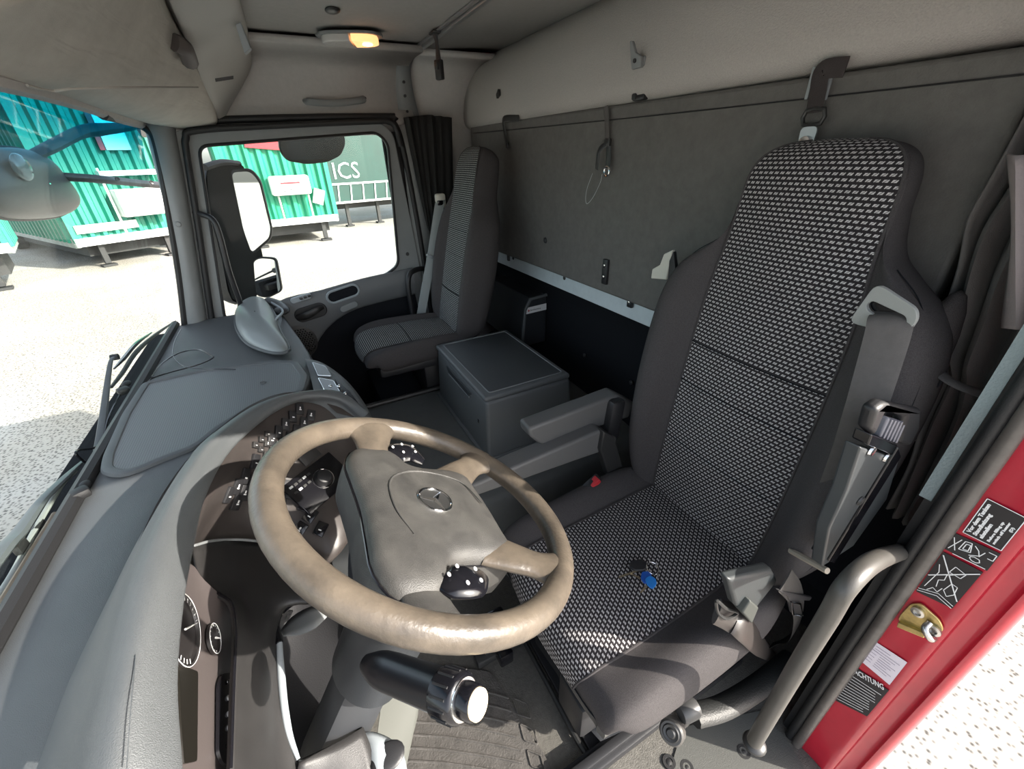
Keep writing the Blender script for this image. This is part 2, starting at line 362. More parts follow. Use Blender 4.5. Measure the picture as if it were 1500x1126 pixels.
# B pillar trim strip with fixing holes
rows = []
for x0, x1 in ((.600, .665),):
    rows = [[V(x0, 2.06, 1.786), V(x0, 2.16, 1.782), V(x0, 2.228, 1.745), V(x0-.005, 2.257, 1.66), V(x0-.01, 2.245, 1.57), V(x0-.02, 2.225, 1.5), V(x0-.03, 2.22, 1.1), V(x0-.02, 2.22, .3)],
            [V(x1, 2.06, 1.786), V(x1, 2.16, 1.782), V(x1, 2.228, 1.745), V(x1+.01, 2.257, 1.66), V(x1+.02, 2.245, 1.57), V(x1+.02, 2.235, 1.5), V(x1+.02, 2.23, 1.1), V(x1+.02, 2.23, .3)]]
bp_ = struct(net('trim_1', rows, TRIM, nu=2, nv=4, solid=.012, off=1), 'grey pillar trim with fixing holes behind the passenger door', 'trim')
for z, y in ((1.70, 2.232), (1.65, 2.240), (1.59, 2.238)):
    b = B(); b.lathe([(.006, 0), (.006, .01)], (.63, y, z), (0, -1, 0), 12); b.end('screw_hole', BLK, bp_)
# back wall, overhead bulge
rows = []
for y in (0.0, 1.0, 1.9, 2.2, 2.285):
    f_ = .0 if y < 2.1 else .0
    rows.append([V(1.10, y, 1.50), V(1.03, y, 1.512), V(.955, y, 1.518), V(.925, y, 1.545), V(.925, y, 1.60), V(.945, y, 1.68), V(.985, y, 1.755), V(1.03, y, 1.80), V(1.10, y, 1.84)])
wb = struct(net('wall_back', rows, HEAD, nu=1, nv=5, solid=.02, off=-1), 'felt covered overhead back panel above the folded bunk', 'wall')
b = B(); b.box((1.12, 1.15, 1.0), (.04, 2.3, 1.8)); b.end('back_panel', FELT, wb, smooth=0)
rows = [[V(x, y, z) for x, z in ((1.0, .935), (.995, .90), (1.02, .86), (1.05, .78), (1.06, .6), (1.04, .45), (.98, .40))] for y in (.08, .8, 1.5, 2.28)]
net('lower_felt_panel', rows, FELT, wb, nu=1, nv=4)
for px, py in ((857, 520), (925, 560), (743, 455)):
    b = B(); b.lathe([(.009, 0), (.009, .004), (.005, .008)], P(px, py, x=1.053), (-1, 0, 0), 14); b.end('bolt', DMET, wb)
# painted strip under the bunk
b = B(); b.box((.985, 1.16, .927), (.012, 2.2, .07)); st = struct(b.end('trim_2', STRIP, bevel=.002, smooth=30), 'pale blue grey painted metal strip below the folded bunk', 'trim')
for px, py in ((827, 407), (952, 450), (752, 378)):
    b = B(); b.lathe([(.008, 0), (.008, .003), (.004, .005)], P(px, py, x=.979), (-1, 0, 0), 14); b.end('bolt', DMET if px != 952 else STRIP, st)
# clips and hook on the overhead
def hook_thing():
    o = P(940, 85, x=.925); t = thing('coat_hook', 'small pale plastic coat hook on the felt overhead panel', 'hook', o)
    b = B(); b.prism([o+V(-.005, .018, -.022), o+V(-.005, -.016, -.022), o+V(-.012, -.018, .0), o+V(-.012, .004, .012), o+V(-.02, .01, .035), o+V(-.02, .018, .036), o+V(-.012, .018, .0)], (-.01, 0, 0))
    b.box(o+V(.004, -.004, -.008), (.022, .022, .022), bev=.004); b.end('hook_body', TRIM, t, bevel=.002)
    b = B(); b.lathe([(.005, 0), (.005, .003)], o+V(-.019, .003, -.006), (-1, 0, 0), 12); b.end('screw', DMET, t)
hook_thing()
o = P(734, 140, x=.93); b = B(); b.prism([o, o+V(-.002, .0, .022), o+V(-.002, .02, .005), o+V(0, .02, -.008)], (-.012, 0, 0)); tag(b.end('clip', DMET), 'tiny dark clip on the overhead panel near the passenger side', 'clip')
o = P(938, 143, x=.938); b = B(); b.box(o, (.02, .045, .014), bev=.005); b.box(o+V(-.004, .014, .003), (.02, .015, .016), bev=.004); tag(b.end('catch', BLK), 'black catch in the lower edge of the overhead panel', 'catch')
o = P(487, 15, z=1.792); b = B(); b.ell(o, (.022, .03, .008)); tag(b.end('rubber_plug', DMET), 'round dark plug in the ceiling in front of the dome light', 'plug')

# ---- folded bunk board
bz0, bz1 = .965, 1.518
b = B(); b.prism(rpoly([V(.985, .27, bz0), V(.985, 2.235, bz0), V(.985, 2.235, bz1+.015), V(.985, .27, bz1-.01)], .02), (-.045, 0, 0))
bk = b.end('bunk', BUNK, bevel=.008); tag(bk, 'dark grey vinyl covered bunk folded up against the back wall', 'bunk')
b = B(); b.tube([V(.938, .275, 1.475), V(.938, 1.1, 1.482), V(.938, 2.2, 1.50)], .0015, n=6, sm=3); b.end('stitched_seam', BLK, bk)
def bracket(px, py, h, w, lab, n=2, x=.936):
    o = P(px, py, x=x); t = thing('bracket', lab, 'bracket', o)
    b = B(); b.box(o, (.012, w, h), bev=.003); b.end('bracket_plate', BLK, t)
    for k in range(n):
        b = B(); b.lathe([(.0065, 0), (.0055, .003), (.002, .004)], o+V(-.006, 0, h*(.25-.45*k)), (-1, 0, 0), 12); b.end('screw', CHROME, t)
bracket(887, 398, .085, .026, 'black bracket with two bright screws on the lower edge of the bunk')
bracket(924, 438, .058, .024, 'small black bracket on the pale strip left of the driver seat', 2, .972)
bracket(745, 376, .04, .016, 'small black bracket at the passenger end of the pale strip', 0, .975)
b = B(); b.ell(P(799, 352, x=.94), (.008, .012, .012)); tag(b.end('knob', BLK), 'small round black stud low on the bunk board', 'stud')

# ---- bunk straps
def strap_a():   # nearest strap with buckle plate
    t = thing('bunk_strap', 'dark strap with a metal end plate hanging above the driver seat headrest', 'strap', P(1190, 100, x=.93))
    x = .928
    b = B(); b.tube([P(1240, 98, x=.922), P(1215, 100, x=.918), P(1203, 106, x=.918), P(1198, 135, x=.924), P(1192, 165, x=.926)], 1, flat=(.03, .003), n=8, up=(1, 0, 0)); b.end('webbing', mat('dark_webbing', (.035, .028, .028), .8, bump=.4, scale=900), t)
    for px in (1187, 1215):
        b = B(); b.box(P(px, 122, x=.935), (.004, .006, .05), bev=.001); b.end('guide', TRIML, t)
    o = P(1190, 178, x=.926)
    b = B(); b.tube([o+V(0, .016, .018), o+V(0, .016, -.004), o+V(0, -.016, -.004), o+V(0, -.016, .018)], .004, n=8, sm=2, closed=True); b.end('buckle', DMET, t)
    b = B(); b.prism(rpoly([o+V(0, .016, -.008), o+V(0, -.016, -.008), o+V(0, -.013, -.045), o+V(0, .013, -.045)], .01), (-.004, 0, 0)); b.end('end_plate', ALU, t)
    b = B(); b.lathe([(.010, 0), (.010, .005), (.006, .007)], o+V(-.004, .001, -.033), (-1, 0, 0), 16); b.end('rivet', CHROME, t)
strap_a()
def strap_b():
    t = thing('bunk_strap', 'grey strap with a steel ring and thin wire loop in the middle of the bunk', 'strap', P(887, 156, x=.93)); x = .930
    b = B(); b.tube([P(887, 156, x=x), P(889, 180, x=x), P(889, 204, x=x)], 1, flat=(.021, .003), n=8, up=(1, 0, 0)); b.end('webbing', BELT, t)
    b = B(); b.box(P(890, 209, x=x), (.010, .026, .022), bev=.003); b.end('buckle', DMET, t)
    b = B(); b.tube([P(888, 210, x=x-.004), P(878, 220, x=x-.012), P(875, 238, x=x-.01), P(874, 248, x=x-.006)], 1, flat=(.016, .003), n=8, up=(1, 0, 0)); b.end('strap_tail', BLK, t)
    b = B(); b.tube([P(891, 214, x=x-.004), P(891, 232, x=x-.004), P(890, 244, x=x-.004)], 1, flat=(.022, .003), n=8, up=(1, 0, 0)); b.end('webbing', BLK, t)
    o = P(889, 251, x=x-.006); b = B(); b.tube([o+V(0, .012*math.cos(a), .013*math.sin(a)) for a in np.linspace(0, 6.28, 9)[:-1]], .0032, n=8, closed=True, sm=3); b.end('ring', CHROME, t)
    b = B(); b.tube([P(868, 254, x=x), P(859, 280, x=x), P(859, 298, x=x), P(868, 290, x=x), P(879, 268, x=x), P(882, 255, x=x)], .0008, n=5); b.end('wire_loop', ALU, t)
strap_b()
def strap_c():
    t = thing('bunk_strap', 'dark strap hanging over the bunk at the passenger side end', 'strap', P(742, 175, x=.92))
    b = B(); b.tube([P(760, 173, x=.925), P(742, 173, x=.92), P(737, 178, x=.92), P(740, 196, x=.928), P(743, 215, x=.93)], 1, flat=(.022, .003), n=8, up=(1, 0, 0)); b.end('webbing', DMET, t)
    b = B(); b.box(P(743, 213, x=.926), (.008, .02, .02), bev=.003); b.end('buckle', BLK, t)
strap_c()

# ---- ceiling rail, belt hanging from it
b = B(); b.box((.66, 1.1, 1.784), (.016, 2.05, .012), bev=.002); b.box((.642, 1.1, 1.788), (.012, 2.05, .006), bev=.001); tag(b.end('curtain_rail', ALU), 'aluminium curtain rail running across the ceiling', 'rail')
def hang():
    o = P(637, 48, z=1.785); t = thing('hanging_buckle', 'black belt buckle hanging from the ceiling rail', 'buckle', o)
    b = B(); b.tube([o+V(0, 0, 0), o+V(.004, 0, -.03), o+V(.004, 0, -.075)], [1, .65, 1.1], flat=(.026, .006), n=8, up=(1, .4, 0)); b.end('webbing', BLK, t)
    b = B(); b.box(o+V(0, 0, .0), (.03, .05, .008), bev=.003); b.end('mount', DMET, t)
    b = B(); b.box(o+V(.004, 0, -.105), (.02, .03, .06), rot=Matrix.Rotation(.5, 3, 'Z'), bev=.004); b.end('buckle_body', BLK, t)
    b = B(); b.box(o+V(-.006, -.005, -.095), (.012, .016, .022), rot=Matrix.Rotation(.5, 3, 'Z'), bev=.002); b.end('release_button', DMET, t)
hang()
# ---- dome light
def dome():
    a, c = P(462, 48, z=1.790), P(560, 48, z=1.790); o = (a+c)/2+V(0, 0, -.004); t = thing('dome_light', 'flush ceiling lamp with its rear half glowing warm', 'lamp', o); hw = (c-a).length/2; ux = (c-a).normalized(); uy = V(-ux.y, ux.x, 0)
    def sh(s0, s1, n=10, w=.06):
        top = [o+ux*hw*s+uy*w*math.sqrt(max(0, 1-s**4)) for s in np.linspace(s0, s1, n)]; bot = [o+ux*hw*s-uy*w*math.sqrt(max(0, 1-s**4)) for s in np.linspace(s1, s0, n)]
        return top+bot
    b = B(); b.prism([p for p in sh(-.99, .99)], (0, 0, -.008)); b.end('lamp_housing', TRIM, t, bevel=.002)
    b = B(); b.prism([o+(p-o)*.86+V(0, 0, -.006) for p in sh(-.97, .05)], (0, 0, -.022)); b.end('clear_lens', mat('lamp_lens', (.55, .54, .52), .12, bump=.6, scale=90), t, bevel=.004)
    b = B(); b.prism([o+(p-o)*.86+V(0, 0, -.006) for p in sh(.1, .97)], (0, 0, -.022)); b.end('lit_lens', mat('lamp_lit', (.8, .5, .3), .2, emit=(1, .42, .16, .6)), t, bevel=.004)
    b = B(); b.ell(o+ux*hw*.5+V(0, 0, -.029), (.018, .014, .004)); b.end('bulb', mat('bulb', (1, .8, .5), .3, emit=(1, .62, .28, 4)), t)
dome()
# ---- grab handles on the side wall
def arch_handle(name, lab, pts, r, m, flat=None, mounts=None, up=None):
    t = thing(name, lab, 'handle', pts[0])
    b = B(); b.tube(pts, r, flat=flat, n=12, up=up); b.end('grip', m, t)
    for q in (mounts or (pts[0], pts[-1])):
        b = B(); b.ell(q, (.014, .008, .011)); b.end('mount', DMET, t)
    return t
yh = 2.255
arch_handle('ceiling_grab_bar', 'grey ceiling height grab handle above the passenger door', [P(447, 147, y=yh), P(453, 149, y=yh-.035), P(490, 151, y=yh-.045), P(527, 147, y=yh-.035), P(534, 144, y=yh)], 1, TRIM, flat=(.026, .014), up=(0, -1, 0))
# recessed dark pocket left of the handle
b = B(); b.prism(rpoly([P(330, 156, y=2.256), P(402, 158, y=2.256), P(384, 93, y=2.256), P(350, 88, y=2.256)], .01), (0, .01, 0)); b.end('pocket_panel', HEAD, wr, bevel=.003)

# ---- passenger door
YD = 2.20
def D(px, py, y=YD): return P(px, py, y=y)
do = [V(-.30, YD, 1.52), V(.50, YD, 1.545), V(.545, YD, 1.50), V(.585, YD, .88), V(.585, YD, .20), V(-.50, YD, .20), V(-.50, YD, .70), V(-.42, YD, .90)]
wo = rpoly([D(291, 214), D(552, 194), D(568, 210), D(584, 388), D(565, 403), D(400, 446), D(330, 470)], .035, 5)
dr = plate('door_1', rpoly(do, .05), [wo], V(0, .035, 0), TRIM, bevel=.006)
b = B(); b.box((.58, 2.262, .9), (.16, .012, 1.3)); b.end('door_jamb', RUBBER, dr, smooth=0)
struct(dr, 'grey passenger door with its window onto the trailers', 'door')
inn = rpoly([D(291, 214), D(552, 194), D(568, 210), D(584, 388), D(565, 403), D(400, 446), D(330, 470)], .035, 5)
b = B(); b.prism([p+V(0, .022, 0) for p in inn], (0, .004, 0)); b.end('window_pane', GLASS, dr, smooth=0)
b = B(); b.tube([p+V(0, -.002, 0) for p in inn], .006, n=8, sm=0, closed=True); b.end('window_gasket', RUBBER, dr)
b = B(); b.tube([V(-.31, 2.215, 1.20), V(-.31, 2.215, 1.50), V(-.28, 2.215, 1.545), V(.49, 2.215, 1.568), V(.555, 2.215, 1.545), V(.585, 2.215, 1.40), V(.61, 2.215, .9), V(.61, 2.215, .25)], .014, n=10); b.tube([P(312, 480, y=2.185), P(290, 330, y=2.185), P(274, 230, y=2.185), P(272, 203, y=2.185), P(288, 191, y=2.185), P(400, 184, y=2.185), P(540, 178, y=2.185), P(568, 178, y=2.185), P(580, 188, y=2.185), P(587, 215, y=2.185)], .012, n=10); b.end('door_seal', RUBBER, dr)
# lower door card: swooping upper moulding and dark felt below
up_ = [D(205, 600), D(300, 520), D(400, 446), D(470, 425), D(530, 408), D(575, 398), D(603, 392)]
lo_ = [D(380, 625), D(440, 550), D(453, 521), D(476, 482), D(512, 455), D(560, 440), D(607, 429)]
rows = []
for k in range(7):
    a, c = up_[k], lo_[k]; m1 = a.lerp(c, .33); m2 = a.lerp(c, .66)
    rows.append([a+V(0, .004, 0), a+V(0, -.022, 0), m1+V(0, -.038, 0), m2+V(0, -.034, 0), c+V(0, -.018, 0), c+V(0, .004, 0)])
net('upper_door_card', rows, mat('door_card', (.13, .135, .14), .55, bump=.2, scale=800), dr, nu=4, nv=4)
b = B(); b.prism([lo_[0]+V(-.2, 0, -.5), *[p+V(0, 0, .01) for p in lo_], V(.57, YD, .3), V(.57, YD, .15)], (0, -.008, 0)); b.end('felt_insert', FELT, dr)
# armrest recess, release handle, switch bank, pull cup
def stadium(px0, py0, px1, py1, w, y, n=8):
    a, c = D(px0, py0, y), D(px1, py1, y); u = (c-a).normalized(); v = V(-u.z, 0, u.x); out = []
    for i in range(n+1): t = math.pi/2+math.pi*i/n; out.append(a+(u*math.cos(t)+v*math.sin(t))*w)
    for i in range(n+1): t = -math.pi/2+math.pi*i/n; out.append(c+(u*math.cos(t)+v*math.sin(t))*w)
    return out
yc = YD-.050
b = B(); b.tube(stadium(488, 435, 517, 425, .028, yc+.012), .006, sm=0, closed=True, n=8); b.end('pull_cup_rim', TRIML, dr)
b = B(); b.prism(stadium(488, 435, 517, 425, .026, yc+.010), (0, .01, 0)); b.end('pull_cup', FELT, dr)
b = B(); b.prism(stadium(430, 441, 452, 434, .013, yc+.008), (0, .02, 0)); b.end('switch_plate', TRIML, dr, bevel=.003)
for k in range(3):
    b = B(); q = D(441+6*k, 437-2*k, yc+.002); b.box(q, (.014, .01, .012), bev=.003); b.end('switch', DMET, dr)
b = B(); b.prism(stadium(443, 462, 468, 454, .035, yc+.006), (0, .02, 0)); b.end('release_recess', BLK, dr, bevel=.004)
b = B(); b.tube([D(436, 466, yc-.005), D(450, 462, yc-.022), D(466, 453, yc-.02), D(474, 450, yc)], [1, 1.3, 1, .6], flat=(.028, .01), up=(0, -1, 0)); b.end('release_handle', DASHD, dr)
b = B(); b.prism(stadium(503, 453, 520, 446, .016, yc+.006), (0, .02, 0)); b.end('door_pocket_handle', TRIM, dr, bevel=.004)
b = B()
b2 = B(); oc = D(438, 502, yc-.001)
b.lathe([(.085, 0), (.085, .004), (.078, .006)], oc+V(0, .006, 0), (0, -1, 0), 28); sg = b.end('speaker_grille', DASHD, dr)
for i in range(-6, 7):
    for j in range(-6, 7):
        x, z = i*.012+(j % 2)*.006, j*.0105
        if x*x+z*z < .0056: b2.lathe([(.0036, 0), (.0036, .0012)], oc+V(x, -.0002, z), (0, -1, 0), 6)
b2.end('grille_holes', GLOSS, sg, smooth=0, kind='stuff')
b = B(); b.lathe([(.009, 0), (.007, .004)], D(597, 372, YD-.001), (0, -1, 0), 14); b.end('screw_cap', DMET, dr)
# passenger grab bars
t = thing('grab_bar', 'slim black entry grab bar bowed beside the windscreen pillar', 'handle', D(288, 312, 2.2))
b = B(); b.tube([D(284, 311, 2.21), D(296, 314, 2.17), D(312, 322, 2.14), D(322, 345, 2.13), D(335, 395, 2.13), D(350, 438, 2.16), D(352, 450, 2.2)], .011, n=10); b.end('bar', BLK, t)
t = thing('grab_bar', 'black entry grab bar behind the passenger door beside the belt', 'handle', D(622, 392, 2.2))
b = B(); b.tube([D(622, 393, 2.21), D(610, 395, 2.15), D(600, 402, 2.12), D(598, 420, 2.11), D(602, 445, 2.11), D(607, 475, 2.11), D(612, 500, 2.16)], .013, n=10); b.end('bar', BLK, t)
# ---- A pillar (passenger side)
rows = []
for z, xf, xr in ((1.57, -.365, -.268), (1.3, -.400, -.315), (1.05, -.445, -.365), (.80, -.505, -.415), (.68, -.53, -.43)):
    rows.append([V(xf, 2.20, z), V(xf+.012, 2.165, z), V(xf+.035, 2.15, z), V(xr-.025, 2.152, z), V(xr-.004, 2.175, z), V(xr, 2.21, z)])
ap = struct(net('trim_3', rows, TRIM, nu=4, nv=4, solid=.01, off=1), 'grey windscreen pillar trim on the passenger side', 'trim')
b = B(); b.lathe([(.011, 0), (.008, .004)], V(-.375, 2.148, 1.2), (0, -1, 0), 14); b.end('screw_cap', TRIM, ap)
# ---- windscreen
wA, wB, wC, wD = V(-.545, .02, .79), V(-.545, 2.19, .79), V(-.375, 2.19, 1.55), V(-.375, .02, 1.56)
b = B(); b.prism([wA, wB, wC, wD], (-.006, 0, .001)); ws = struct(b.end('window_1', WGLASS, smooth=0), 'windscreen with a blue green sun band along its top', 'window')
b = B(); b.tube([P(272, 485, y=2.165), P(262, 400, y=2.165), P(244, 290, y=2.165), P(228, 210, y=2.165), P(216, 190, y=2.165), P(196, 180, y=2.165), P(150, 168, x=-.37)], .013, n=8); b.tube([wA+V(.012, 0, .008), wB+V(.012, 0, .008)], .016, n=8, sm=0); b.end('windscreen_seal', RUBBER, ws)
b = B(); b.box((-.585, 1.1, .70), (.06, 2.3, .04), bev=.01); b.tube([(-.556, .2, .775), (-.556, 1.05, .775)], .014, sm=0, n=8); b.end('scuttle_panel', RUBBER, ws)
b = B(); b.tube([(-.578, .2, .772), (-.578, 1.0, .772)], .006, sm=0, n=8); b.end('scuttle_pipe', mat('tan_rubber', (.35, .27, .2), .6), ws)
# front wall below the screen so that no daylight leaks in
b = B(); b.box((-.62, 1.13, .35), (.06, 2.3, .78)); fw = struct(b.end('wall_front', FELT, smooth=0), 'dark firewall behind the dashboard', 'wall')
b = B(); b.box((-.41, 1.13, 1.72), (.05, 2.3, .34)); b.end('windscreen_header', HEAD, fw, smooth=0)
# ---- driver side: rear pillar (jamb), header, sill
XJ = .80
wl = thing('wall_left', 'red painted door jamb with stickers at the lower right', 'wall', (XJ, .05, 0)); wl['kind'] = 'structure'
rows = []
for z in (-.45, .1, .6, 1.1, 1.62):
    q = 0 if z < .62 else 0
    rows.append([V(XJ+.02, .098, z), V(XJ, .092, z), V(XJ, .05, z), V(XJ, .024, z), V(XJ+.012, .018, z), V(XJ+.016, -.004, z), V(XJ+.010, -.012, z), V(XJ+.03, -.022, z), V(XJ+.10, -.022, z)])
net('red_jamb', rows, RED, wl, nu=1, nv=4, smooth=35, solid=.002, off=1)
b = B(); b.box((1.0, .045, .70), (.30, .05, 1.9)); b.end('side_lining', FELT, wl, smooth=0)
b = B(); b.box((.2, .02, 1.72), (1.7, .12, .20)); b.end('door_header', FELT, wl, smooth=0)
b = B(); b.box((.15, .03, -.12), (1.32, .14, .36)); b.end('sill', mat('sill_grey', (.18, .18, .18), .5), wl, bevel=.02)
b = B(); b.tube([(XJ-.006, .106, -.05), (XJ-.006, .106, 1.6)], .010, sm=0, n=10); b.end('inner_seal', RUBBER, wl)
b = B(); b.tube([(XJ-.008, .088, -.05), (XJ-.008, .088, 1.6)], .0105, sm=0, n=12); b.end('outer_seal', mat('worn_seal', (.10, .088, .08), .32, var=.25, vscale=30), wl)
b = B(); b.box((XJ+.006, .128, 1.24), (.012, .016, .68)); b.end('edge_strip', mat('blue_grey_strip', (.22, .27, .28), .6, bump=.6, scale=300), wl, smooth=0)
b = B(); b.box((XJ+.006, .114, .8), (.006, .03, 1.7)); b.end('seal_flange', RUBBER, wl, smooth=0)
# ================================================================ dashboard
from mathutils.bvhtree import BVHTree
def tree(o):
    me = o.data; return BVHTree.FromPolygons([v.co[:] for v in me.vertices], [p.vertices[:] for p in me.polygons])
def hit(tr, px, py, dflt=None):
    d = Vector(R @ np.array([px-750., py-563., F])).normalized(); l, n, i, q = tr.ray_cast(Vector(CP), d)
    if l is None: return (dflt, Vector((1, 0, .3)).normalized())
    if n.dot(d) > 0: n = -n
    return l, n
def frame_at(n, up=(0, 0, 1)):
    n = Vector(n).normalized(); u = Vector(up).cross(n).normalized(); v = n.cross(u); return Matrix((u, v, n)).transposed()
def PZ(rows): return [[P(a, b_, z=c) for a, b_, c in r] for r in rows]

dash = thing('dashboard', 'wide grey dashboard with a shallow perforated tray and curved instrument hood', 'dashboard', (-.3, 1.1, .6))
# top skin: windscreen edge to rear lip
ys = (.06, .35, .66, .90, 1.10, 1.30, 1.50, 1.75, 2.0, 2.17)
rear = [(-.36, .10, .82), (-.375, .35, .82), (-.375, .62, .815), (-.36, .88, .805), (-.27, 1.07, .80), (-.10, 1.27, .80), (-.065, 1.46, .79), (-.085, 1.72, .785), (-.12, 1.95, .79), (-.15, 2.17, .80)]
rows = []
w = [V(-.545, y, .785) for y in ys]; m0 = [V(-.50, y, .798) for y in ys]
r_ = [V(*q) for q in rear]
dn1 = [q+V(.03, 0, -.025) for q in r_]; dn2 = [q+V(.04, 0, -.12) for q in r_]; dn3 = [q+V(-.02, 0, -.45) for q in r_]
rows = [w, m0, [a.lerp(c, .5)+V(0, 0, .006) for a, c in zip(m0, r_)], r_, dn1, dn2, dn3]
top = net('dash_top', rows, DASH, dash, nu=5, nv=5)
# recessed perforated tray with rounded lip
tp = [P(x, y, z=.806) for x, y in ((157, 690), (160, 668), (186, 608), (215, 562), (300, 543), (400, 531), (432, 532), (446, 552), (440, 575), (372, 594), (318, 628), (285, 655), (240, 672), (185, 695))]
tpr = rpoly(tp, .02, 3)
bmc = B(); bmc.tube(tpr, 1, flat=(.026, .016), sm=0, closed=True, n=8, up=(0, 0, 1)); bmc.end('tray_lip', DASH, dash)
b = B(); b.prism([p+V(0, 0, .001) for p in tpr], (0, 0, .002)); tr_ = b.end('perforated_tray', PERF, dash, smooth=0)
b = B()
for px, py, s in ((385, 560, 1),):
    o = P(px, py, z=.811); b.tube([o+V(.008*math.cos(a), .008*math.sin(a), 0) for a in np.linspace(0, 6.28, 9)[:-1]], .0012, sm=2, n=5, closed=True)
b.end('moulded_emblem', DASH, tr_)
# passenger side dome of the dash top
rows = []
rim = [(345, 470), (350, 450), (368, 438), (388, 440), (403, 462), (412, 488), (424, 512), (400, 517), (365, 505), (350, 488)]
rimw = [P(x, y, z=.815) for x, y in rim]; c0 = sum(rimw, Vector())/len(rimw)
rows = [rimw, [c0+(p-c0)*.93+V(0, 0, .018) for p in rimw], [c0+(p-c0)*.7+V(0, 0, .038) for p in rimw], [c0+(p-c0)*.35+V(0, 0, .05) for p in rimw], [c0+(p-c0)*.02+V(0, 0, .053) for p in rimw]]
net('dash_dome', rows, mat('dome_grey', (.20, .215, .215), .4, bump=.1, scale=600), dash, nu=4, nv=4, closed=True)
b = B(); b.tube(rimw, .006, closed=True, sm=4, n=8); b.end('dome_rim', DASH, dash)
b = B(); b.tube([P(392, 440, z=.83), P(409, 446, z=.82), P(416, 455, z=.81), P(404, 456, z=.81)], 1, flat=(.05, .03), n=10); b.end('side_vent', DASHD, dash)
rows = [[P(397, 462, z=.82), P(408, 490, z=.80), P(424, 516, z=.79)], [P(412, 462, z=.80), P(416, 490, z=.77), P(430, 520, z=.77)], [P(416, 470, z=.74), P(420, 492, z=.72), P(434, 524, z=.72)]]
b = B(); b.tube([P(398, 443, z=.83), P(414, 455, z=.82), P(404, 468, z=.83), P(398, 482, z=.83), P(400, 498, z=.82), P(406, 512, z=.81)], .005, n=8); b.end('dome_ridge', TRIML, dash)
net('dome_side', rows, TRIML, dash, nu=3, nv=3, solid=.01)
# instrument hood
hood_c = [((20, 1180, .84), (85, 1180, .945), (150, 1180, .965), (262, 1180, .93)),
          ((53, 1126, .84), (105, 1126, .95), (170, 1126, .975), (263, 1126, .935)),
          ((100, 1000, .84), (137, 1000, .96), (190, 1000, .985), (257, 1000, .945)),
          ((157, 880, .83), (178, 860, .965), (220, 870, .985), (266, 890, .955)),
          ((205, 785, .82), (225, 758, .965), (250, 775, .98), (281, 805, .955)),
          ((262, 690, .82), (276, 675, .955), (290, 695, .965), (302, 721, .95)),
          ((305, 640, .815), (318, 632, .94), (328, 642, .945), (340, 655, .93)),
          ((370, 598, .81), (380, 590, .92), (390, 595, .925), (400, 603, .91)),
          ((432, 577, .81), (442, 573, .895), (447, 576, .90), (450, 582, .89)),
          ((490, 575, .80), (497, 573, .86), (500, 577, .865), (498, 585, .86)),
          ((543, 604, .77), (541, 603, .82), (538, 606, .825), (531, 612, .815))]
rows = []
for c in hood_c:
    p = [P(a, b_, z=c_) for a, b_, c_ in c]; lip = p[3]+V(-.012, .010, -.012); inn_ = p[3]+V(-.05, .02, -.012)
    rows.append(p+[lip, inn_])
hood = net('instrument_hood', rows, DASH, dash, nu=5, nv=5)
b = B(); b.tube([P(x, y, z=z)+V(0, 0, .001) for x, y, z in ((187, 1126, .978), (193, 1040, .986), (200, 960, .986))], .0006, n=5); b.end('hood_seam', DASH, hood)
# fascia under the hood
ft = [(278, 818, .90), (300, 735, .90), (342, 668, .89), (402, 610, .88), (450, 588, .86), (495, 590, .84), (528, 616, .80)]
fb = [(286, 802, .72), (330, 792, .69), (385, 796, .67), (440, 802, .66), (495, 800, .65), (530, 740, .65), (548, 660, .66)]
r0 = [P(a, b_, z=c) for a, b_, c in ft]; r1 = [P(a, b_, z=c) for a, b_, c in fb]
r0[0] = P(262, 840, z=.90); rm = [a.lerp(c, .5)+V(-.012, 0, 0) for a, c in zip(r0, r1)]
fas = net('fascia', [[a+V(-.05, .02, .03) for a in r0], r0, rm, r1, [q+V(-.05, 0, -.05) for q in r1]], FASC, dash, nu=4, nv=5)
ftree = tree(fas)
# lower dash pad between fascia, gauges and the knee pocket
lp = PZ([[(284, 800, .80), (335, 790, .72), (390, 795, .69), (440, 806, .675), (490, 830, .66)],
         [(298, 853, .78), (345, 848, .72), (392, 856, .69), (430, 866, .67), (470, 880, .65)],
         [(338, 882, .77), (360, 893, .72), (385, 905, .69), (400, 903, .665), (420, 890, .645)],
         [(345, 935, .755), (362, 942, .72), (382, 950, .685), (396, 945, .65), (406, 940, .63)],
         [(342, 1010, .74), (362, 1015, .705), (385, 1020, .665), (400, 1022, .63), (412, 1022, .61)],
         [(338, 1126, .72), (365, 1126, .685), (390, 1126, .64), (412, 1122, .60), (437, 1112, .58)],
         [(330, 1230, .70), (370, 1230, .66), (400, 1230, .62), (430, 1220, .58), (450, 1200, .56)]])
lps = net('lower_pad', lp, DASHD, dash, nu=5, nv=4, solid=.006, off=1)
b = B(); b.tube([P(x, y, z=z) for x, y, z in ((284, 799, .80), (310, 792, .76), (335, 790, .722), (365, 791, .705), (392, 795, .692), (440, 806, .677))], .0028, n=8); b.end('pad_edge', TRIM, lps)
b = B(); b.tube([P(x, y, z=z) for x, y, z in ((276, 832, .80), (300, 856, .782), (325, 872, .775), (339, 884, .772), (344, 910, .762), (345, 940, .757), (342, 1010, .742), (338, 1126, .722))], .0022, n=8); b.end('pad_seam', GLOSS, lps)
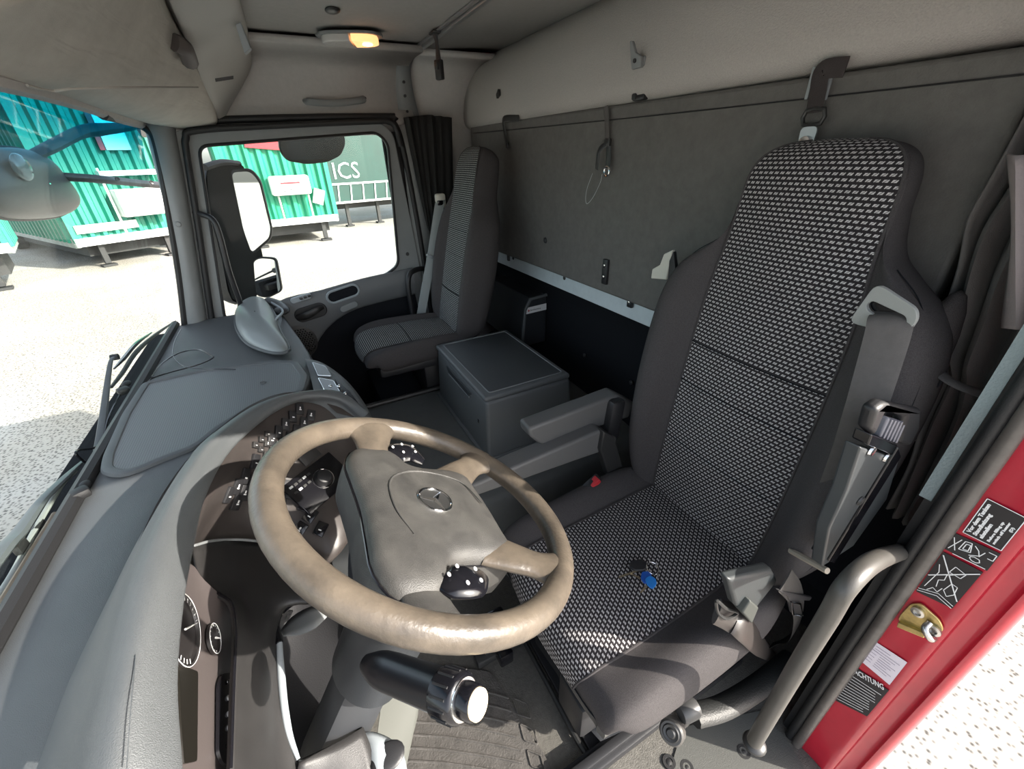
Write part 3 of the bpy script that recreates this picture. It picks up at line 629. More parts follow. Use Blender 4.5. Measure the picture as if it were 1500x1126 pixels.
# gauge cluster
XG = -.262
cl = net('gauge_cluster', [[P(240, 820, x=XG), P(280, 826, x=XG), P(300, 850, x=XG+.005), P(340, 886, x=XG+.012)],
                           [P(235, 920, x=XG), P(275, 920, x=XG), P(310, 925, x=XG), P(345, 935, x=XG+.006)],
                           [P(230, 1010, x=XG), P(270, 1010, x=XG), P(310, 1010, x=XG), P(343, 1010, x=XG+.004)],
                           [P(230, 1190, x=XG), P(270, 1190, x=XG), P(310, 1190, x=XG), P(340, 1190, x=XG+.004)]],
         mat('cluster_brown', (.085, .072, .07), .3, bump=.05, scale=500, coat=.3), dash, nu=4, nv=4)
ctree = tree(cl)
def dial(px, py, rad, name, lab, ticks, a0, a1, needle):
    o, n = hit(ctree, px, py, P(px, py, x=XG)); n = Vector((1, 0, 0)); o = o+n*.003; F_ = frame_at(n); u, v = F_.col[0], F_.col[1]
    b = B(); b.lathe([(rad, 0), (rad, .004), (rad*.94, .004), (rad*.92, .001), (0, .001)], o, n, 36); g = b.end(name, mat('dial_face', (.02, .018, .018), .3), cl, label=lab)
    b = B(); b.tube([o+n*.005+(u*math.cos(a)+v*math.sin(a))*rad for a in np.linspace(0, 2*math.pi, 33)[:-1]], .0005, sm=0, n=6, closed=True)
    for k in range(ticks):
        a = a0+(a1-a0)*k/(ticks-1); d = u*math.cos(a)+v*math.sin(a); q = u*-math.sin(a)+v*math.cos(a)
        b.prism([o+n*.0045+d*rad*.80-q*.0006, o+n*.0045+d*rad*.92-q*.0006, o+n*.0045+d*rad*.92+q*.0006, o+n*.0045+d*rad*.80+q*.0006], n*.0004)
    d = u*math.cos(needle)+v*math.sin(needle); b.tube([o+n*.006-d*rad*.1, o+n*.006+d*rad*.8], [.0016, .0006], sm=0, n=6)
    b.end('scale_and_needle', WHITE, cl, smooth=0)
    for k in range(0, ticks, 2):
        a = a0+(a1-a0)*k/(ticks-1); d = u*math.cos(a)+v*math.sin(a)
dial(262, 925, .047, 'gauge', 'large round dial half hidden by the hood', 21, math.radians(-40), math.radians(220), math.radians(-45))
dial(307, 938, .022, 'gauge', 'small round dial', 11, math.radians(-30), math.radians(210), math.radians(-60))
def on_cluster(q, off=.003): o, n = hit(ctree, *q, P(*q, x=XG)); return o+V(off, 0, 0)
b = B(); b.prism(rpoly([on_cluster(q) for q in ((255, 975), (284, 986), (282, 1118), (262, 1122), (258, 1060))], .004, 2), (.002, 0, 0)); b.end('display_window', mat('lcd_glass', (.010, .009, .007), .3), cl)
b = B(); b.prism(rpoly([on_cluster(q) for q in ((318, 990), (333, 988), (330, 1126), (318, 1122), (312, 1105), (313, 1005))], .006, 3), (.004, 0, 0)); b.end('button_strip', GLOSS, cl)
for y in (1002, 1026, 1050, 1070, 1096):
    b = B(); b.ell(on_cluster((325, y), .008), (.002, .004, .0035), u=8, v=6); b.end('button', CHROME if y in (1002, 1096) else WHITE, cl)
# switches on the fascia
def sw(px, py, w, h, m=BLK, icon=True, rot=.0, tr=None):
    o, n = hit(tr or ftree, px, py)
    if o is None: return
    F_ = frame_at(n) @ Matrix.Rotation(rot, 3, 'Z')
    b = B(); b.box(o+n*.003, (w, h, .007), rot=F_, bev=.0018); s_ = b.end('switch', m, fas)
    if icon:
        u, v = F_.col[0], F_.col[1]; b = B(); q = random.random()
        if q < .5: b.box(o+n*.007+u*.002, (w*.18, h*.14, .0008), rot=F_, bev=0)
        b.box(o+n*.007-u*w*.1, (w*.08, h*.28, .0008), rot=F_); b.end('switch_icon', WHITE, s_, smooth=0)
for row, (x0, y0) in enumerate(((438, 600), (455, 609))):
    for k in range(5): sw(x0-10.5*k, y0+11*k, .030, .019, rot=.75)
for row, (x0, y0) in enumerate(((398, 642), (406, 650), (390, 636))):
    for k in range(3): sw(x0-9*k, y0+8*k, .014, .014, m=DASHD, rot=.75)
for px, py in ((372, 676), (357, 697), (345, 712), (333, 724), (368, 706), (356, 721), (345, 735)): sw(px, py, .032, .022, rot=.75)
for px, py in ((415, 712), (411, 733), (428, 722), (448, 740), (455, 755), (470, 775), (440, 775)): sw(px, py, .03, .024, m=GLOSS if px > 435 else BLK, rot=.75)
# radio panel and rotary knob
o, n = hit(ftree, 468, 706)
F_ = frame_at(n)
b = B(); b.box(o+n*.001, (.14, .09, .008), rot=F_, bev=.004); rp = b.end('radio', GLOSS, dash)
b = B(); b.lathe([(.020, 0), (.020, .006), (.016, .016), (.012, .018)], o+n*.004+F_.col[0]*.01, n, 28); b.end('rotary_knob', BLK, rp)
b = B(); b.tube([o+n*.0055+F_.col[0]*.01+(F_.col[0]*math.cos(a)+F_.col[1]*math.sin(a))*.024 for a in np.linspace(0, 6.28, 25)[:-1]], .0008, closed=True, n=5, sm=0); b.end('knob_ring', CHROME, rp, smooth=0)
for k in range(9):
    b = B(); b.box(o+n*.006+F_.col[0]*(-.055+.012*(k % 5))+F_.col[1]*(.03-.016*(k//5)), (.008, .005, .002), rot=F_); b.end('radio_button', DMET if k % 3 else WHITE, rp, smooth=0)
o, n = hit(ftree, 440, 655)
b = B(); b.box(o+n*.002, (.05, .09, .008), rot=frame_at(n), bev=.003); b.end('switch_panel', DASHD, dash)
# centre stack curving round towards the passenger
cs = PZ([[(448, 529, .79), (470, 533, .785), (492, 545, .775), (515, 565, .76), (535, 592, .74), (548, 618, .72)],
         [(453, 545, .80), (468, 552, .80), (485, 566, .79), (505, 585, .78), (522, 604, .765), (536, 622, .75)],
         [(460, 574, .80), (470, 576, .80), (488, 582, .80), (503, 595, .79), (517, 612, .78), (528, 630, .76)]])
csn = net('centre_stack', [[p+V(.0, .02, -.25) for p in cs[0]]]+cs, DASH, dash, nu=5, nv=5)
ct = tree(csn)
def inset(pts, m, parent, name, dep=.003, r=.006):
    ps = []; nn = Vector()
    for q in pts:
        o, n = hit(ct, *q)
        if o is None: continue
        ps.append(o); nn += n
    nn.normalize(); b = B(); b.prism(rpoly([p+nn*.0005 for p in ps], r, 3), nn*dep*1.6); return b.end(name, m, parent, bevel=.001), ps, nn
i1, ps, nn = inset([(458, 532), (477, 538), (486, 552), (466, 551)], mat('vent_grey', (.22, .24, .25), .3), csn, 'vent')
b = B(); b.tube(rpoly([p+nn*.004 for p in ps], .006, 3), .0012, sm=0, closed=True, n=6); b.end('vent_frame', CHROME, i1)
i2, ps, nn = inset([(466, 555), (488, 559), (503, 584), (478, 578)], GLOSS, csn, 'vent')
b = B(); b.tube(rpoly([p+nn*.004 for p in ps], .006, 3), .0012, sm=0, closed=True, n=6); b.end('vent_frame', CHROME, i2)
i3, ps, nn = inset([(490, 556), (512, 575), (530, 600), (522, 610), (505, 585)], GLOSS, csn, 'glossy_panel')
for q in ((497, 567), (506, 578), (500, 574), (483, 567), (512, 587)):
    o, n = hit(ct, *q)
    if o is not None: b = B(); b.ell(o+n*.005, (.006, .006, .004), u=10, v=6); b.end('vent_knob', CHROME if q[0] != 500 else DMET, csn)
# knee pocket beside the steering column
pk = PZ([[(404, 900, .50), (440, 872, .50), (490, 890, .50), (520, 940, .48)], [(404, 960, .45), (450, 960, .44), (500, 960, .44), (530, 980, .44)],
         [(410, 1060, .42), (450, 1060, .42), (500, 1060, .42), (535, 1050, .42)], [(420, 1130, .42), (460, 1130, .42), (510, 1110, .42), (550, 1090, .42)]])
net('knee_pocket', pk, mat('pocket_black', (.02, .02, .022), .6, bump=.3, scale=400), dash, nu=3, nv=3)
b = B(); b.tube([P(x, y, z=z) for x, y, z in ((409, 936, .63), (411, 975, .62), (416, 1030, .61), (424, 1075, .595), (437, 1112, .582))], [.005, .0065, .0055, .003], n=10); b.end('pocket_edge', TRIML, dash)
b = B(); b.tube([P(x, y, z=z) for x, y, z in ((409, 942, .63), (404, 915, .635), (413, 895, .64), (436, 876, .65))], .007, n=8); b.end('pocket_edge', GLOSS, dash)
net('pocket_shelf', PZ([[(412, 925, .56), (428, 905, .56), (455, 890, .56), (480, 890, .55)], [(415, 932, .57), (440, 930, .56), (462, 920, .56), (478, 905, .55)]]), TRIM, dash, nu=3, nv=3, solid=.004)
rows = PZ([[(437, 1113, .585), (470, 1098, .57), (500, 1084, .56), (530, 1066, .55)], [(430, 1150, .56), (470, 1140, .55), (510, 1130, .54), (545, 1110, .53)], [(430, 1220, .5), (470, 1220, .5), (520, 1220, .5), (560, 1220, .5)]])
net('knee_panel', rows, DASHD, dash, nu=3, nv=3, solid=.01)
# driver end of the dash
b = B(); b.box((-.40, .09, .6), (.26, .03, .46), bev=.01); b.end('dash_end', DASHD, dash)

# ================================================================ steering wheel
WC = V(.088, .459, .95); WN = V(.493, 0, .870).normalized(); WU = V(-.870, 0, .493).normalized(); WR = V(0, 1, 0)
def w3(a, b_, h=0): return WC+WR*a+WU*b_+WN*h
sw_ = thing('steering_wheel', 'worn tan brown four spoke truck steering wheel with dusty black hub', 'steering wheel', WC)
RR = .216
b = B(); b.tube([w3(RR*math.sin(a), RR*math.cos(a)) for a in np.linspace(0, 2*math.pi, 73)[:-1]], .0185, sm=0, n=18, closed=True); b.end('rim', RIM, sw_)
# hub: domed pad from concentric outlines
ol = [(0, .100), (.06, .103), (.112, .104), (.152, .082), (.154, .034), (.118, .012), (.106, -.02), (.108, -.07), (.100, -.108), (.055, -.112), (0, -.114)]
full = ol+[(-x, y) for x, y in ol[::-1][1:-1]]
rows = [[w3(x*s, y*s, h) for x, y in full] for s, h in ((.97, -.075), (1.0, -.045), (1.0, -.022), (.965, -.008), (.88, .0), (.72, .004), (.5, .006), (.25, .007), (.01, .007))]
hub = net('hub', rows, HUB, sw_, nu=2, nv=3, closed=True)
# raised airbag contour and seam
ov = [(.055*1.25*math.cos(a)+0, -.02+.075*math.sin(a)) for a in np.linspace(0, 2*math.pi, 25)[:-1]]
b = B(); b.tube([w3(x, y, .0062) for x, y in [(-.072, .05), (-.02, .062), (.04, .055), (.068, .02), (.07, -.03), (.05, -.075), (0, -.09)]], [.001, .0022, .001], n=6); b.end('hub_crease', HUB, hub)
b = B(); b.tube([w3(x*1.002, y*1.002, -.018) for x, y in full], .0016, closed=True, n=6, sm=3); b.end('hub_seam', GLOSS, hub)
# emblem
em = w3(0, -.005, .0075)
b = B(); b.tube([em+(WR*math.sin(a)+WU*math.cos(a))*.026 for a in np.linspace(0, 2*math.pi, 37)[:-1]], .0021, sm=0, closed=True, n=8)
for k in range(3):
    a = 2*math.pi*k/3+.15; d = WU*math.cos(a)+WR*math.sin(a); q = WU*-math.sin(a)+WR*math.cos(a)
    for sg in (1, -1): b.prism([em+WN*.0028, em+d*.0255, em+q*sg*.0045-d*-.003], WN*-.0012)
b.end('star_emblem', CHROME, hub, smooth=30)
b = B(); b.lathe([(.025, 0), (.025, .0004)], em-WN*.0006, WN, 36); b.end('emblem_disc', DMET, hub)
# spokes: upper pair broad, lower pair slim
def spoke(cs, wd, th, m, tang):
    rows = []; tg = (WR*tang[0]+WU*tang[1]).normalized()
    for c, w_, t_ in zip(cs, wd, th): rows.append([c+tg*w_*math.cos(a)+WN*t_*math.sin(a) for a in np.linspace(0, 2*math.pi, 17)[:-1]])
    return net('spoke', rows, m, sw_, nu=5, nv=2, closed=True, capends=True)
for sg in (1, -1):
    if sg > 0: spoke([w3(.128, .052, -.014), w3(.150, .052, -.008), w3(.180, .050, -.003), w3(.203, .046, 0), w3(.216, .044, 0)], [.030, .030, .038, .062, .085], [.013, .014, .015, .016, .010], RIM, (-.22, .97))
    else: spoke([w3(-.128, .052, -.020), w3(-.150, .052, -.016), w3(-.180, .050, -.012), w3(-.208, .046, -.006)], [.030, .030, .034, .05], [.010, .010, .010, .010], HUB, (.22, .97))
    spoke([w3(sg*.080, -.070, -.014), w3(sg*.106, -.103, -.008), w3(sg*.124, -.130, -.004), w3(sg*.140, -.155, 0), w3(sg*.150, -.166, 0)], [.036, .029, .026, .040, .060], [.013, .013, .013, .015, .010], RIM, (sg*.76, .65) if sg > 0 else (-.76, .65))
    # thumb bar hugging the rim between the two spokes
    # button pod
    po = w3(sg*.122, -.028, -.006)
    b = B(); b.tube([w3(sg*.130, .034, -.014), w3(sg*.140, .016, -.006), w3(sg*.143, -.008, -.004), w3(sg*.130, -.034, -.010)], [.55, 1.1, 1.1, .5], flat=(.046, .020), n=14, up=WN); pod = b.end('button_pod', GLOSS, sw_)
    for k, (x, y) in enumerate(((.140, .026), (.128, .010), (.154, .006), (.134, -.014), (.152, -.014))):
        b = B(); b.ell(w3(sg*x, y, .0065), (.0035, .0025, .0015), rot=frame_at(WN), u=10, v=6); b.end('button_mark', WHITE, pod)
# ---- steering column with shroud
col = thing('steering_column', 'dark steering column shroud under the wheel hub', 'steering column', w3(0, 0, -.3))
AX = -WN
def sec(c, ru, rr): return [c+WU*ru*math.cos(a)+WR*rr*math.sin(a) for a in np.linspace(0, 2*math.pi, 13)[:-1]]
net('shroud', [sec(w3(0, .0, -.06), .07, .09), sec(w3(0, .0, -.10), .085, .10), sec(w3(0, -.01, -.16), .08, .085), sec(w3(.0, -.02, -.25), .065, .075), sec(w3(0, -.02, -.34), .06, .07)], mat('shroud_blue_black', (.02, .023, .027), .4, bump=.2, scale=700), col, nu=3, nv=3, closed=True, capends=True)
b = B(); b.box(w3(.085, .02, -.14), (.05, .05, .10), rot=frame_at(WN), bev=.01); b.end('switch_housing', TRIM, col)
b = B(); b.lathe([(.03, 0), (.03, .01), (.022, .012), (.014, .006)], P(536, 706, z=.76), (.9, -.5, .4), 20); b.end('ignition_switch', GLOSS, col)
b = B(); b.box(w3(0, -.02, -.46), (.08, .09, .26), rot=frame_at(WN), bev=.02); b.end('column_foot', mat('foot_dark', (.03, .032, .036), .5), col)
# stalk
st_ = thing('column_stalk', 'thick glossy black stalk with ribbed collar and bright end button below the wheel', 'lever', P(560, 985, y=.335))
s0 = P(552, 977, y=.345); s1 = P(705, 1033, y=.215); d = (s1-s0).normalized(); L = (s1-s0).length
b = B(); b.lathe([(.012, -.02), (.019, 0), (.0215, .012), (.0225, .03), (.0235, L*.66), (.0245, L*.68)], s0, d, 28); b.end('grip', mat('stalk_black', (.008, .009, .012), .28, spec=.6), st_)
b = B(); b.lathe([(.0235, L*.66), (.0262, L*.67), (.0262, L*.83), (.0235, L*.85), (.019, L*.86)], s0, d, 28)
b.end('collar', GLOSS, st_)
pq = frame_at(d)
for k in range(14):
    a = 2*math.pi*k/14; r = pq.col[0]*math.cos(a)+pq.col[1]*math.sin(a)
    b = B(); b.tube([s0+d*L*.69+r*.0262, s0+d*L*.82+r*.0262], .0014, sm=0, n=6); b.end('grip_rib', BLK, st_)
b = B(); b.lathe([(.0215, L*.85), (.0215, L*.866), (.019, L*.868)], s0, d, 28); b.end('chrome_ring', CHROME, st_)
b = B(); b.lathe([(.0185, L*.86), (.0185, L*.95), (.0165, L*.965)], s0, d, 28); b.end('tip', GLOSS, st_)
b = B(); b.lathe([(.0155, L*.96), (.0155, L*.985), (.010, L*1.0), (.0, L*1.004)], s0, d, 28); b.end('end_button', mat('amber_button', (.85, .72, .5), .3, emit=(1, .75, .42, .5)), st_)
# ================================================================ seats
def pad(name, path, m, mp, parent, seams=(), T=.10, piping=True, insname='patterned_insert', dome=.010):
    """upholstered pad: path rows are (origin, normal, half width, half insert, bolster height, thickness)"""
    rows, ins = [], []
    for o, n, Wd, I, H, th in path:
        o, n = Vector(o), Vector(n).normalized(); Yv = V(0, 1, 0)
        pr = [(0, 0), (I*.6, .0), (I, .000), ((I+Wd)*.5, H), (Wd*.95, H*.8), (Wd, -th*.25), (Wd*.97, -th*.7), (Wd*.7, -th), (0, -th)]
        full = pr+[(-a, c) for a, c in pr[::-1][1:-1]]
        rows.append([o+Yv*a+n*c for a, c in full])
        ins.append([o+Yv*(I*s)+n*(.004+dome*(1-s*s)) for s in (-1, -.6, 0, .6, 1)])
    body = net(name, rows, m, parent, nu=5, nv=3, closed=True, capends=True)
    i_ = net(insname, ins, mp, parent, nu=6, nv=4)
    if piping:
        for s in (0, 4):
            b = B(); b.tube([r[s]+Vector(path[k][1]).normalized()*-.001 for k, r in enumerate(ins)], .0028, n=6, sm=5); b.end('piping', m, body)
    for k in seams:
        k0 = int(k); f = k-k0
        if k0+1 >= len(ins): continue
        pts = [ins[k0][j].lerp(ins[k0+1][j], f)+Vector(path[k0][1]).normalized()*.0012 for j in range(5)]
        b = B(); b.tube(pts, .0012, n=6, sm=4); b.end('cross_seam', FELT, i_)
    return body, i_
SY = .459
seat = thing('driver_seat', 'large dark driver seat with pale dashed pattern cloth behind the steering wheel', 'seat', (.55, SY, .12))
U = V(.10, 0, .995).normalized(); N_ = V(-.995, 0, .10).normalized(); Bo = V(.755, SY, .54)
def bk_(t, Wd, I, H, th, tilt=0): return (Bo+U*t+N_*tilt, N_, Wd, I, H, th)
bodyp = [bk_(.0, .20, .145, .02, .10), bk_(.05, .235, .152, .035, .12), bk_(.15, .262, .155, .05, .125), bk_(.30, .272, .155, .055, .125), bk_(.45, .272, .152, .05, .12), bk_(.56, .262, .148, .042, .115),
         bk_(.63, .235, .142, .030, .11), bk_(.675, .185, .136, .014, .105), bk_(.71, .150, .132, .005, .10), bk_(.77, .135, .129, .002, .082), bk_(.82, .130, .124, .0, .078), bk_(.850, .117, .110, -.004, .066, -.008), bk_(.868, .088, .080, -.006, .05, -.022), bk_(.874, .05, .045, -.004, .03, -.032)]
bb, ii = pad('backrest', bodyp, SEATF, PAT, seat, seams=(2.33, 3.4, 4.1))
b = B()
# bolster outline seam curves
for sg in (1, -1):
    b = B(); b.tube([Bo+U*t+N_*h+V(0, sg*w_, 0) for t, w_, h in ((.03, .226, .0), (.15, .258, .01), (.30, .269, .015), (.45, .269, .012), (.58, .252, .008), (.65, .213, .004), (.69, .165, -.004))], .0009, n=6); b.end('bolster_seam', FELT, bb)
# shoulder shells behind the bolsters
for sg in (1, -1):
    b = B(); b.ell(Bo+U*.50+N_*-.075+V(0, sg*.228, 0), (.045, .03, .17), rot=Matrix.Rotation(.1, 3, 'Y')); b.end('shoulder_pad', SEATF, seat)
# cushion
def cu_(x, z, n, Wd, I, H, th): return (V(x, SY, z), V(*n), Wd, I, H, th)
cush = [cu_(.775, .555, (0, 0, 1), .235, .150, .02, .13), cu_(.70, .553, (0, 0, 1), .252, .152, .028, .13), cu_(.60, .545, (0, 0, 1), .256, .154, .03, .13), cu_(.48, .537, (0, 0, 1), .256, .155, .026, .125),
        cu_(.38, .535, (0, 0, 1), .254, .155, .018, .12), cu_(.335, .532, (-.08, 0, 1), .250, .153, .010, .11), cu_(.303, .520, (-.4, 0, .9), .243, .149, .005, .10), cu_(.286, .496, (-1, 0, .5), .235, .14, 0, .08), cu_(.284, .458, (-1, 0, .0), .225, .13, -.003, .06)]
cb, ci = pad('seat_cushion', cush, SEATF, PAT, seat)
b = B(); b.tube([V(.31, SY-.225, .468), V(.284, SY-.18, .466), V(.281, SY, .464), V(.284, SY+.18, .466), V(.31, SY+.225, .468)], .0016, n=6); b.end('front_seam', FELT, cb)
# cushion tray edge and seat base
pts = [V(.74, SY+.215, .425), V(.34, SY+.205, .425), V(.305, SY+.18, .425), V(.298, SY, .425), V(.305, SY-.18, .425), V(.34, SY-.205, .425), V(.74, SY-.215, .425)]
b = B(); b.tube(pts, 1, flat=(.022, .05), n=10, sm=5); b.end('cushion_tray', mat('tray_grey', (.06, .06, .058), .45, bump=.2), seat)
b = B(); b.box((.55, SY, .40), (.42, .36, .05), bev=.01); b.box((.56, SY, .20), (.40, .30, .12), bev=.02); b.end('suspension_base', BLK, seat)
rows = []
for z, e in ((.38, .0), (.345, .02), (.315, -.005), (.285, .02), (.25, -.005), (.22, .015)):
    rows.append([V(.56+sx*(.20+e), SY+sy*(.15+e), z) for sx, sy in ((-1, -1), (0, -1.05), (1, -1), (1.05, 0), (1, 1), (0, 1.05), (-1, 1), (-1.05, 0))])
net('bellows', rows, RUBBER, seat, nu=3, nv=2, closed=True)
for sg, nm in ((1, 0), (-1, 0)):
    b = B(); b.box((.50, SY+sg*.17, .145), (.66, .045, .028), bev=.006); b.box((.50, SY+sg*.17, .163), (.60, .02, .015), bev=.003); b.end('slide_rail', DMET if sg > 0 else BLK, seat)
b = B(); b.prism(rpoly([V(.335, SY-.17, .121), V(.335, SY+.22, .121), V(.86, SY+.22, .121), V(.86, SY-.17, .121)], .03), (0, 0, .016)); b.end('floor_plate', BLK, seat, bevel=.003)
b = B(); b.tube([V(.80, SY+.235, .135), V(.36, SY+.235, .135), V(.325, SY+.20, .135), V(.322, SY, .135), V(.322, SY-.13, .135), V(.335, SY-.155, .135), V(.37, SY-.16, .135)], .007, n=8); b.end('slide_bar', DMET, seat)
b = B(); b.box((.245, SY+.165, .24), (.05, .05, .13), bev=.008); b.box((.24, SY+.12, .20), (.04, .04, .05), bev=.006); b.end('side_control', GLOSS, seat)
b = B(); b.box((.33, SY-.11, .33), (.08, .09, .12), bev=.01); b.end('front_bracket', BLK, seat)
# adjuster lever with round knob at the front corner
o = P(985, 1070, z=.36); dd = (P(1002, 1043, z=.30)-o).normalized()
b = B(); b.lathe([(.021, -.012), (.0245, -.008), (.0245, .008), (.021, .012), (.017, .022), (.016, .06), (.019, .07), (.019, .085), (.012, .09)], o, dd, 24); kn = b.end('adjuster_knob', mat('grey_knob', (.07, .066, .062), .35), seat)
b = B(); b.lathe([(.017, 0), (.015, .002), (.010, .001), (.007, .004), (.003, .004)], o-dd*.012, -dd, 24); b.end('knob_cap', DMET, kn)
b = B(); b.lathe([(.017, -.02), (.02, -.012), (.02, .012), (.017, .02)], P(1008, 1040, z=.385), (P(1020, 1035, z=.385)-P(1000, 1045, z=.385)).normalized(), 20); b.end('adjuster_wheel', mat('grey_knob2', (.06, .06, .06), .4), seat)
b = B(); b.tube([P(1015, 1048, z=.33), P(1060, 1035, z=.30), P(1110, 1005, z=.27), P(1160, 965, z=.25)], 1, flat=(.05, .03), n=10); b.end('side_skirt', mat('skirt_black', (.012, .013, .013), .5, bump=.4, scale=300), seat)
# armrests on the passenger side of the seat
def arm(name, a, c, w_, h, lab=None, m=SEATP):
    d = (c-a); u = d.normalized(); b = B()
    b.tube([a, a+d*.06, a+d*.5, c], [.85, 1, 1, 1], flat=(w_, h), n=8, sm=3, up=(0, 0, 1)); return b.end(name, m, seat, bevel=.004, smooth=30)
ay = .755
a0, a1 = P(790, 640, y=ay), P(918, 588, y=ay)
b = B(); sd = V(0, .030, 0)
prof = [P(777, 627, y=ay), P(800, 655, y=ay), P(822, 650, y=ay), P(814, 636, y=ay), P(912, 606, y=ay), P(918, 578, y=ay)]
prof = [P(775, 628, y=ay), P(776, 640, y=ay), P(800, 657, y=ay), P(815, 652, y=ay), P(818, 644, y=ay), P(922, 612, y=ay), P(930, 590, y=ay), P(905, 578, y=ay)]
b = B(); b.prism([q+V(0, -.0, 0) for q in prof], (0, .055, 0)); b.end('armrest', SEATP, seat, bevel=.008, smooth=30)
ay2 = .715
prof = [P(690, 712, y=ay2), P(696, 728, y=ay2), P(902, 655, y=ay2), P(905, 642, y=ay2), P(880, 630, y=ay2)]
b = B(); b.prism(prof, (0, .06, 0)); b.end('lower_armrest', SEATP, seat, bevel=.008, smooth=30)
b = B(); b.box(V(.70, .755, .72), (.05, .05, .14), rot=Matrix.Rotation(.1, 3, 'Y'), bev=.012); b.end('armrest_pivot', BLK, seat)
b = B(); b.prism([P(885, 632, y=.70), P(880, 660, y=.70), P(893, 700, y=.70), P(915, 690, y=.70), P(900, 640, y=.70)], (0, .03, 0)); b.end('side_cover', mat('zip_black', (.03, .03, .03), .35), seat, bevel=.004)
b = B(); b.box(P(868, 708, y=.69), (.055, .02, .03), rot=Matrix.Rotation(-.5, 3, 'Y'), bev=.004); bu = b.end('belt_buckle', BLK, seat)
b = B(); b.box(P(871, 706, y=.684), (.030, .022, .016), rot=Matrix.Rotation(-.6, 3, 'Y'), bev=.003); b.end('red_release_button', REDP, bu, label='red release button')
# recliner and plastic side parts on the door side
oy = .205
b = B(); b.prism([P(1068, 850, y=oy), P(1100, 842, y=oy), P(1132, 834, y=oy), P(1140, 850, y=oy), P(1112, 886, y=oy), P(1100, 905, y=oy), P(1078, 888, y=oy)], (0, .02, 0)); b.end('recliner_cover', mat('cover_grey', (.038, .043, .045), .45, bump=.1), seat, bevel=.006)
b = B(); b.prism([P(1088, 898, y=oy-.01), P(1100, 880, y=oy-.01), P(1112, 890, y=oy-.01), P(1102, 914, y=oy-.01)], (0, .02, 0)); b.end('recliner_handle', mat('cover_olive', (.05, .055, .05), .5), seat, bevel=.003)
o = [P(1048, 882, y=.215), P(1080, 898, y=.205), P(1130, 950, y=.195)]
b = B(); b.tube([P(1050, 895, y=.225), P(1072, 905, y=.215), P(1090, 920, y=.20), P(1112, 945, y=.205), P(1135, 965, y=.24)], [.9, 1, 1, .9, .5], flat=(.050, .012), n=12, up=(.3, -1, .2)); b.end('lap_belt_guide', mat('guide_brown', (.035, .03, .028), .4), seat)
b = B(); b.tube([P(1050, 880, y=.22), P(1064, 891, y=.215), P(1080, 897, y=.21), P(1066, 906, y=.21), P(1052, 897, y=.22)], .003, n=6, closed=True); b.end('guide_loop', DMET, seat)
# shoulder belt guide plate
def belt_guide():
    fx = lambda px, py: P(px, py, x=.74)+V(-.004, 0, 0)
    q = [fx(1287, 413), fx(1335, 448), fx(1351, 464), fx(1343, 482), fx(1328, 492), fx(1300, 470), fx(1280, 478), fx(1248, 470)]
    q = [fx(1290, 412), fx(1348, 450), fx(1350, 466), fx(1332, 490), fx(1248, 470)]
    hole = rpoly([fx(1274, 444), fx(1284, 438), fx(1334, 461), fx(1334, 474), fx(1322, 471), fx(1278, 455)], .008, 3)
    g = plate('belt_guide', rpoly(q, .014, 4), [hole], V(-.008, 0, 0), mat('guide_grey', (.27, .28, .27), .5, bump=.2, scale=700), seat, bevel=.002)
    b = B(); b.prism([p+V(.004, 0, 0) for p in hole], (.002, 0, 0)); b.end('guide_slot', GLOSS, g, smooth=0)
belt_guide()
sb = thing('seat_belt', 'grey brown belt webbing running down the door side of the driver seat', 'seat belt', P(1200, 820, y=.2))
wb_ = [P(1306, 455, x=.748), P(1304, 468, x=.725), P(1297, 500, x=.715), P(1270, 590, x=.70), P(1248, 660, x=.72), P(1222, 735, x=.75), P(1195, 812, x=.78)]
b = B(); b.tube(wb_, [.9, 1, 1, .96, 1, 1.15, 1.2], flat=(.050, .003), n=10, sm=6, up=(-1, -.35, .2)); b.end('webbing', BELT, sb)
b = B(); b.tube([P(1158, 806, x=.72), P(1212, 836, x=.70)], 1, flat=(.012, .012), sm=0, n=8); b.end('anchor_bar', mat('anchor_tan', (.30, .26, .21), .5), sb)
b = B(); b.tube([P(1150, 850, y=.19), P(1165, 870, y=.19), P(1170, 900, y=.19), P(1160, 930, y=.2), P(1130, 945, y=.22)], 1, flat=(.045, .003), n=10, up=(.2, -1, 0)); b.end('webbing', mat('webbing_brown', (.022, .02, .019), .7, bump=.4, scale=900), sb)
b = B(); b.prism([P(1139, 864, y=.185), P(1190, 875, y=.185), P(1186, 880, y=.185), P(1172, 880, y=.185), P(1176, 902, y=.185), P(1160, 898, y=.185), P(1154, 874, y=.185)], (0, .006, 0)); b.end('belt_tongue', BLK, sb, bevel=.002)
b = B(); b.tube([P(1160, 882, y=.182), P(1172, 884, y=.182), P(1176, 902, y=.182), P(1162, 899, y=.182)], .0022, sm=0, closed=True, n=6); b.end('steel_tongue', CHROME, sb)
